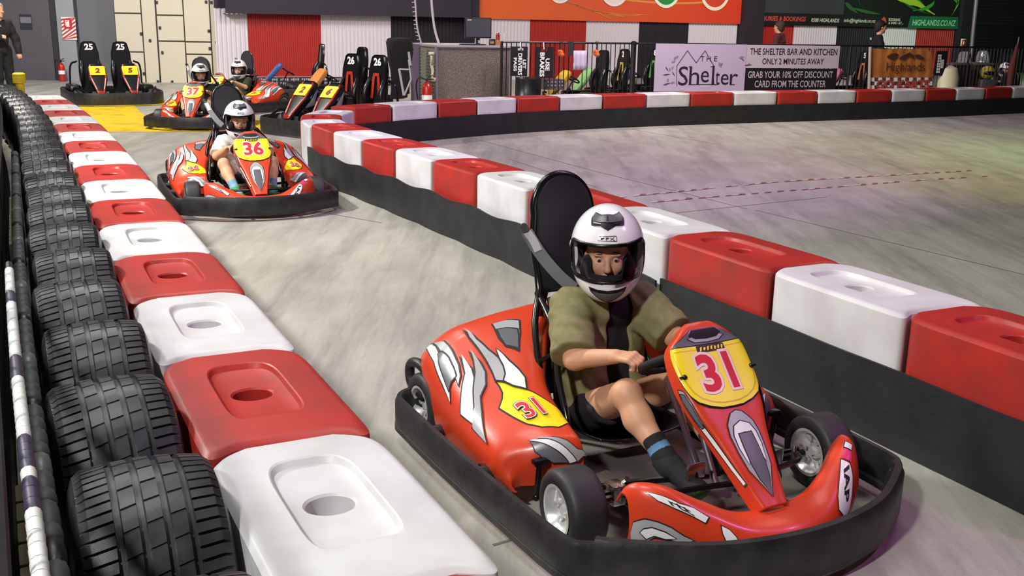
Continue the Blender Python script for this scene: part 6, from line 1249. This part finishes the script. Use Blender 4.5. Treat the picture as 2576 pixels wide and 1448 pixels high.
for z in (.08, .72, 1.15): rail(1.25, FLEN - .3, z, .018, M_FN, 'rail', ft, .0)
for k in range(9): s = 1.3 + k * 1.95; mb = MB(M_FN); mb.tube([fpt(s, 0, .03), fpt(s, 1.2, .03)], .022, 8); mb.build('post', ft)
mb = MB(M_FN)
for s in np.arange(1.3, FLEN - .4, .11): mb.tube([fpt(s, .72, .01), fpt(s, 1.15, .01)], .004, 4, cap=False)
mb.build('wire_mesh', ft)
mb = MB(mat('dark_sheet', '#161518', .9)); 
ring0, ring1 = [fpt(s, .004, .05) for s in np.linspace(0, FLEN - 1.5, 30)], [fpt(s, .004, 5.0) for s in np.linspace(0, FLEN - 1.5, 30)]
mb.loft([ring0, ring1], False); o = mb.build('trim_6', fix=False); tag(o, kind='structure')  # added dark sheet, stands in for the dark area beyond the fence
if o.data.polygons[0].normal.z < 0: o.data.flip_normals()
bt = thing('taped_rail', 'rail wound with white and purple tape along the inside of the left fence', 'rail', (0, 0, 0)); WTp, PTp = mat('tape_white_gloss', '#d8dcd8', .45), mat('tape_purple', '#37304a', .5)
mb = MB(); s = 1.45; rn = random.Random(5); pat = [('W', 7), ('P', 3), ('W', 1), ('P', 4), ('W', 9), ('P', 4), ('W', 12), ('P', 3), ('W', 8)]
for c, n in pat:
    for k in range(n):
        L = .038 + .012 * rn.random(); mb.use(WTp if c == 'W' else PTp); mb.tube([fpt(s, .76, -.058), fpt(s + L * .9, .76, -.058)], [.0135, .0145], 10); s += L
mb.build('tape_winding', bt); rail(1.4, s + .1, .76, .0115, M_FN, 'core', bt, -.058)
lt_ = thing('wrapped_tube', 'dark grey foam wrapped tube running along the left of the tyres', 'tube', (0, 0, 0)); GW = [mat('wrap_grey', '#4b4e50', .55), mat('wrap_black', '#17181a', .4), mat('wrap_light', '#6d7072', .4)]; mb = MB(); s = 1.5; k = 0
while s < 8.5:
    L = .06 + .06 * rn.random(); mb.use(GW[0 if k % 5 else (1 if k % 2 else 2)]); mb.tube([fpt(s, .56, -.085), fpt(s + L * .15, .56, -.085), fpt(s + L * .85, .56, -.085), fpt(s + L, .56, -.085)], [.019, .026, .026, .019], 10); s += L; k += 1
mb.build('foam_wrap', lt_)
for k in range(7): s = 1.7 + k * 1.1; mb = MB(M_FN); mb.tube([fpt(s, 0, -.085), fpt(s, .56, -.085)], .014, 8); mb.build('stay', lt_)
for q, lab in enumerate(('nearest cream slatted ledge glimpsed between the left fence and the tyres', 'second cream slatted ledge farther along the left fence', 'farthest cream slatted ledge along the left fence')):
    mb = MB(mat('ledge_cream', '#b3a684', .7))
    for k in range(14): s = 1.35 + q * 2.7 + k * .13; mb.box(fpt(s, .13, -.055), (.118, .08, .24), rz=along(fc, s)[1], bev=.008); mb.box(fpt(s, .10, -.055), (.135, .07, .18), rz=along(fc, s)[1])
    tag(mb.build('slatted_ledge'), lab, 'ledge', 'slatted ledges')
yp = thing('bollard', 'short yellow post at the far end of the tyre row', 'post', at(36, 330, 0) + Vector((-.05, 0.4, 0))); mb = MB(M_PAINTY); mb.lathe([(.06, 0), (.06, .62), (.085, .63), (.085, .75), (.06, .77), (.0001, .77)], 16); mb.build('shaft', yp); mb = MB(M_BLACK); mb.lathe([(.11, 0), (.11, .08), (.07, .12)], 16); mb.build('foot', yp)
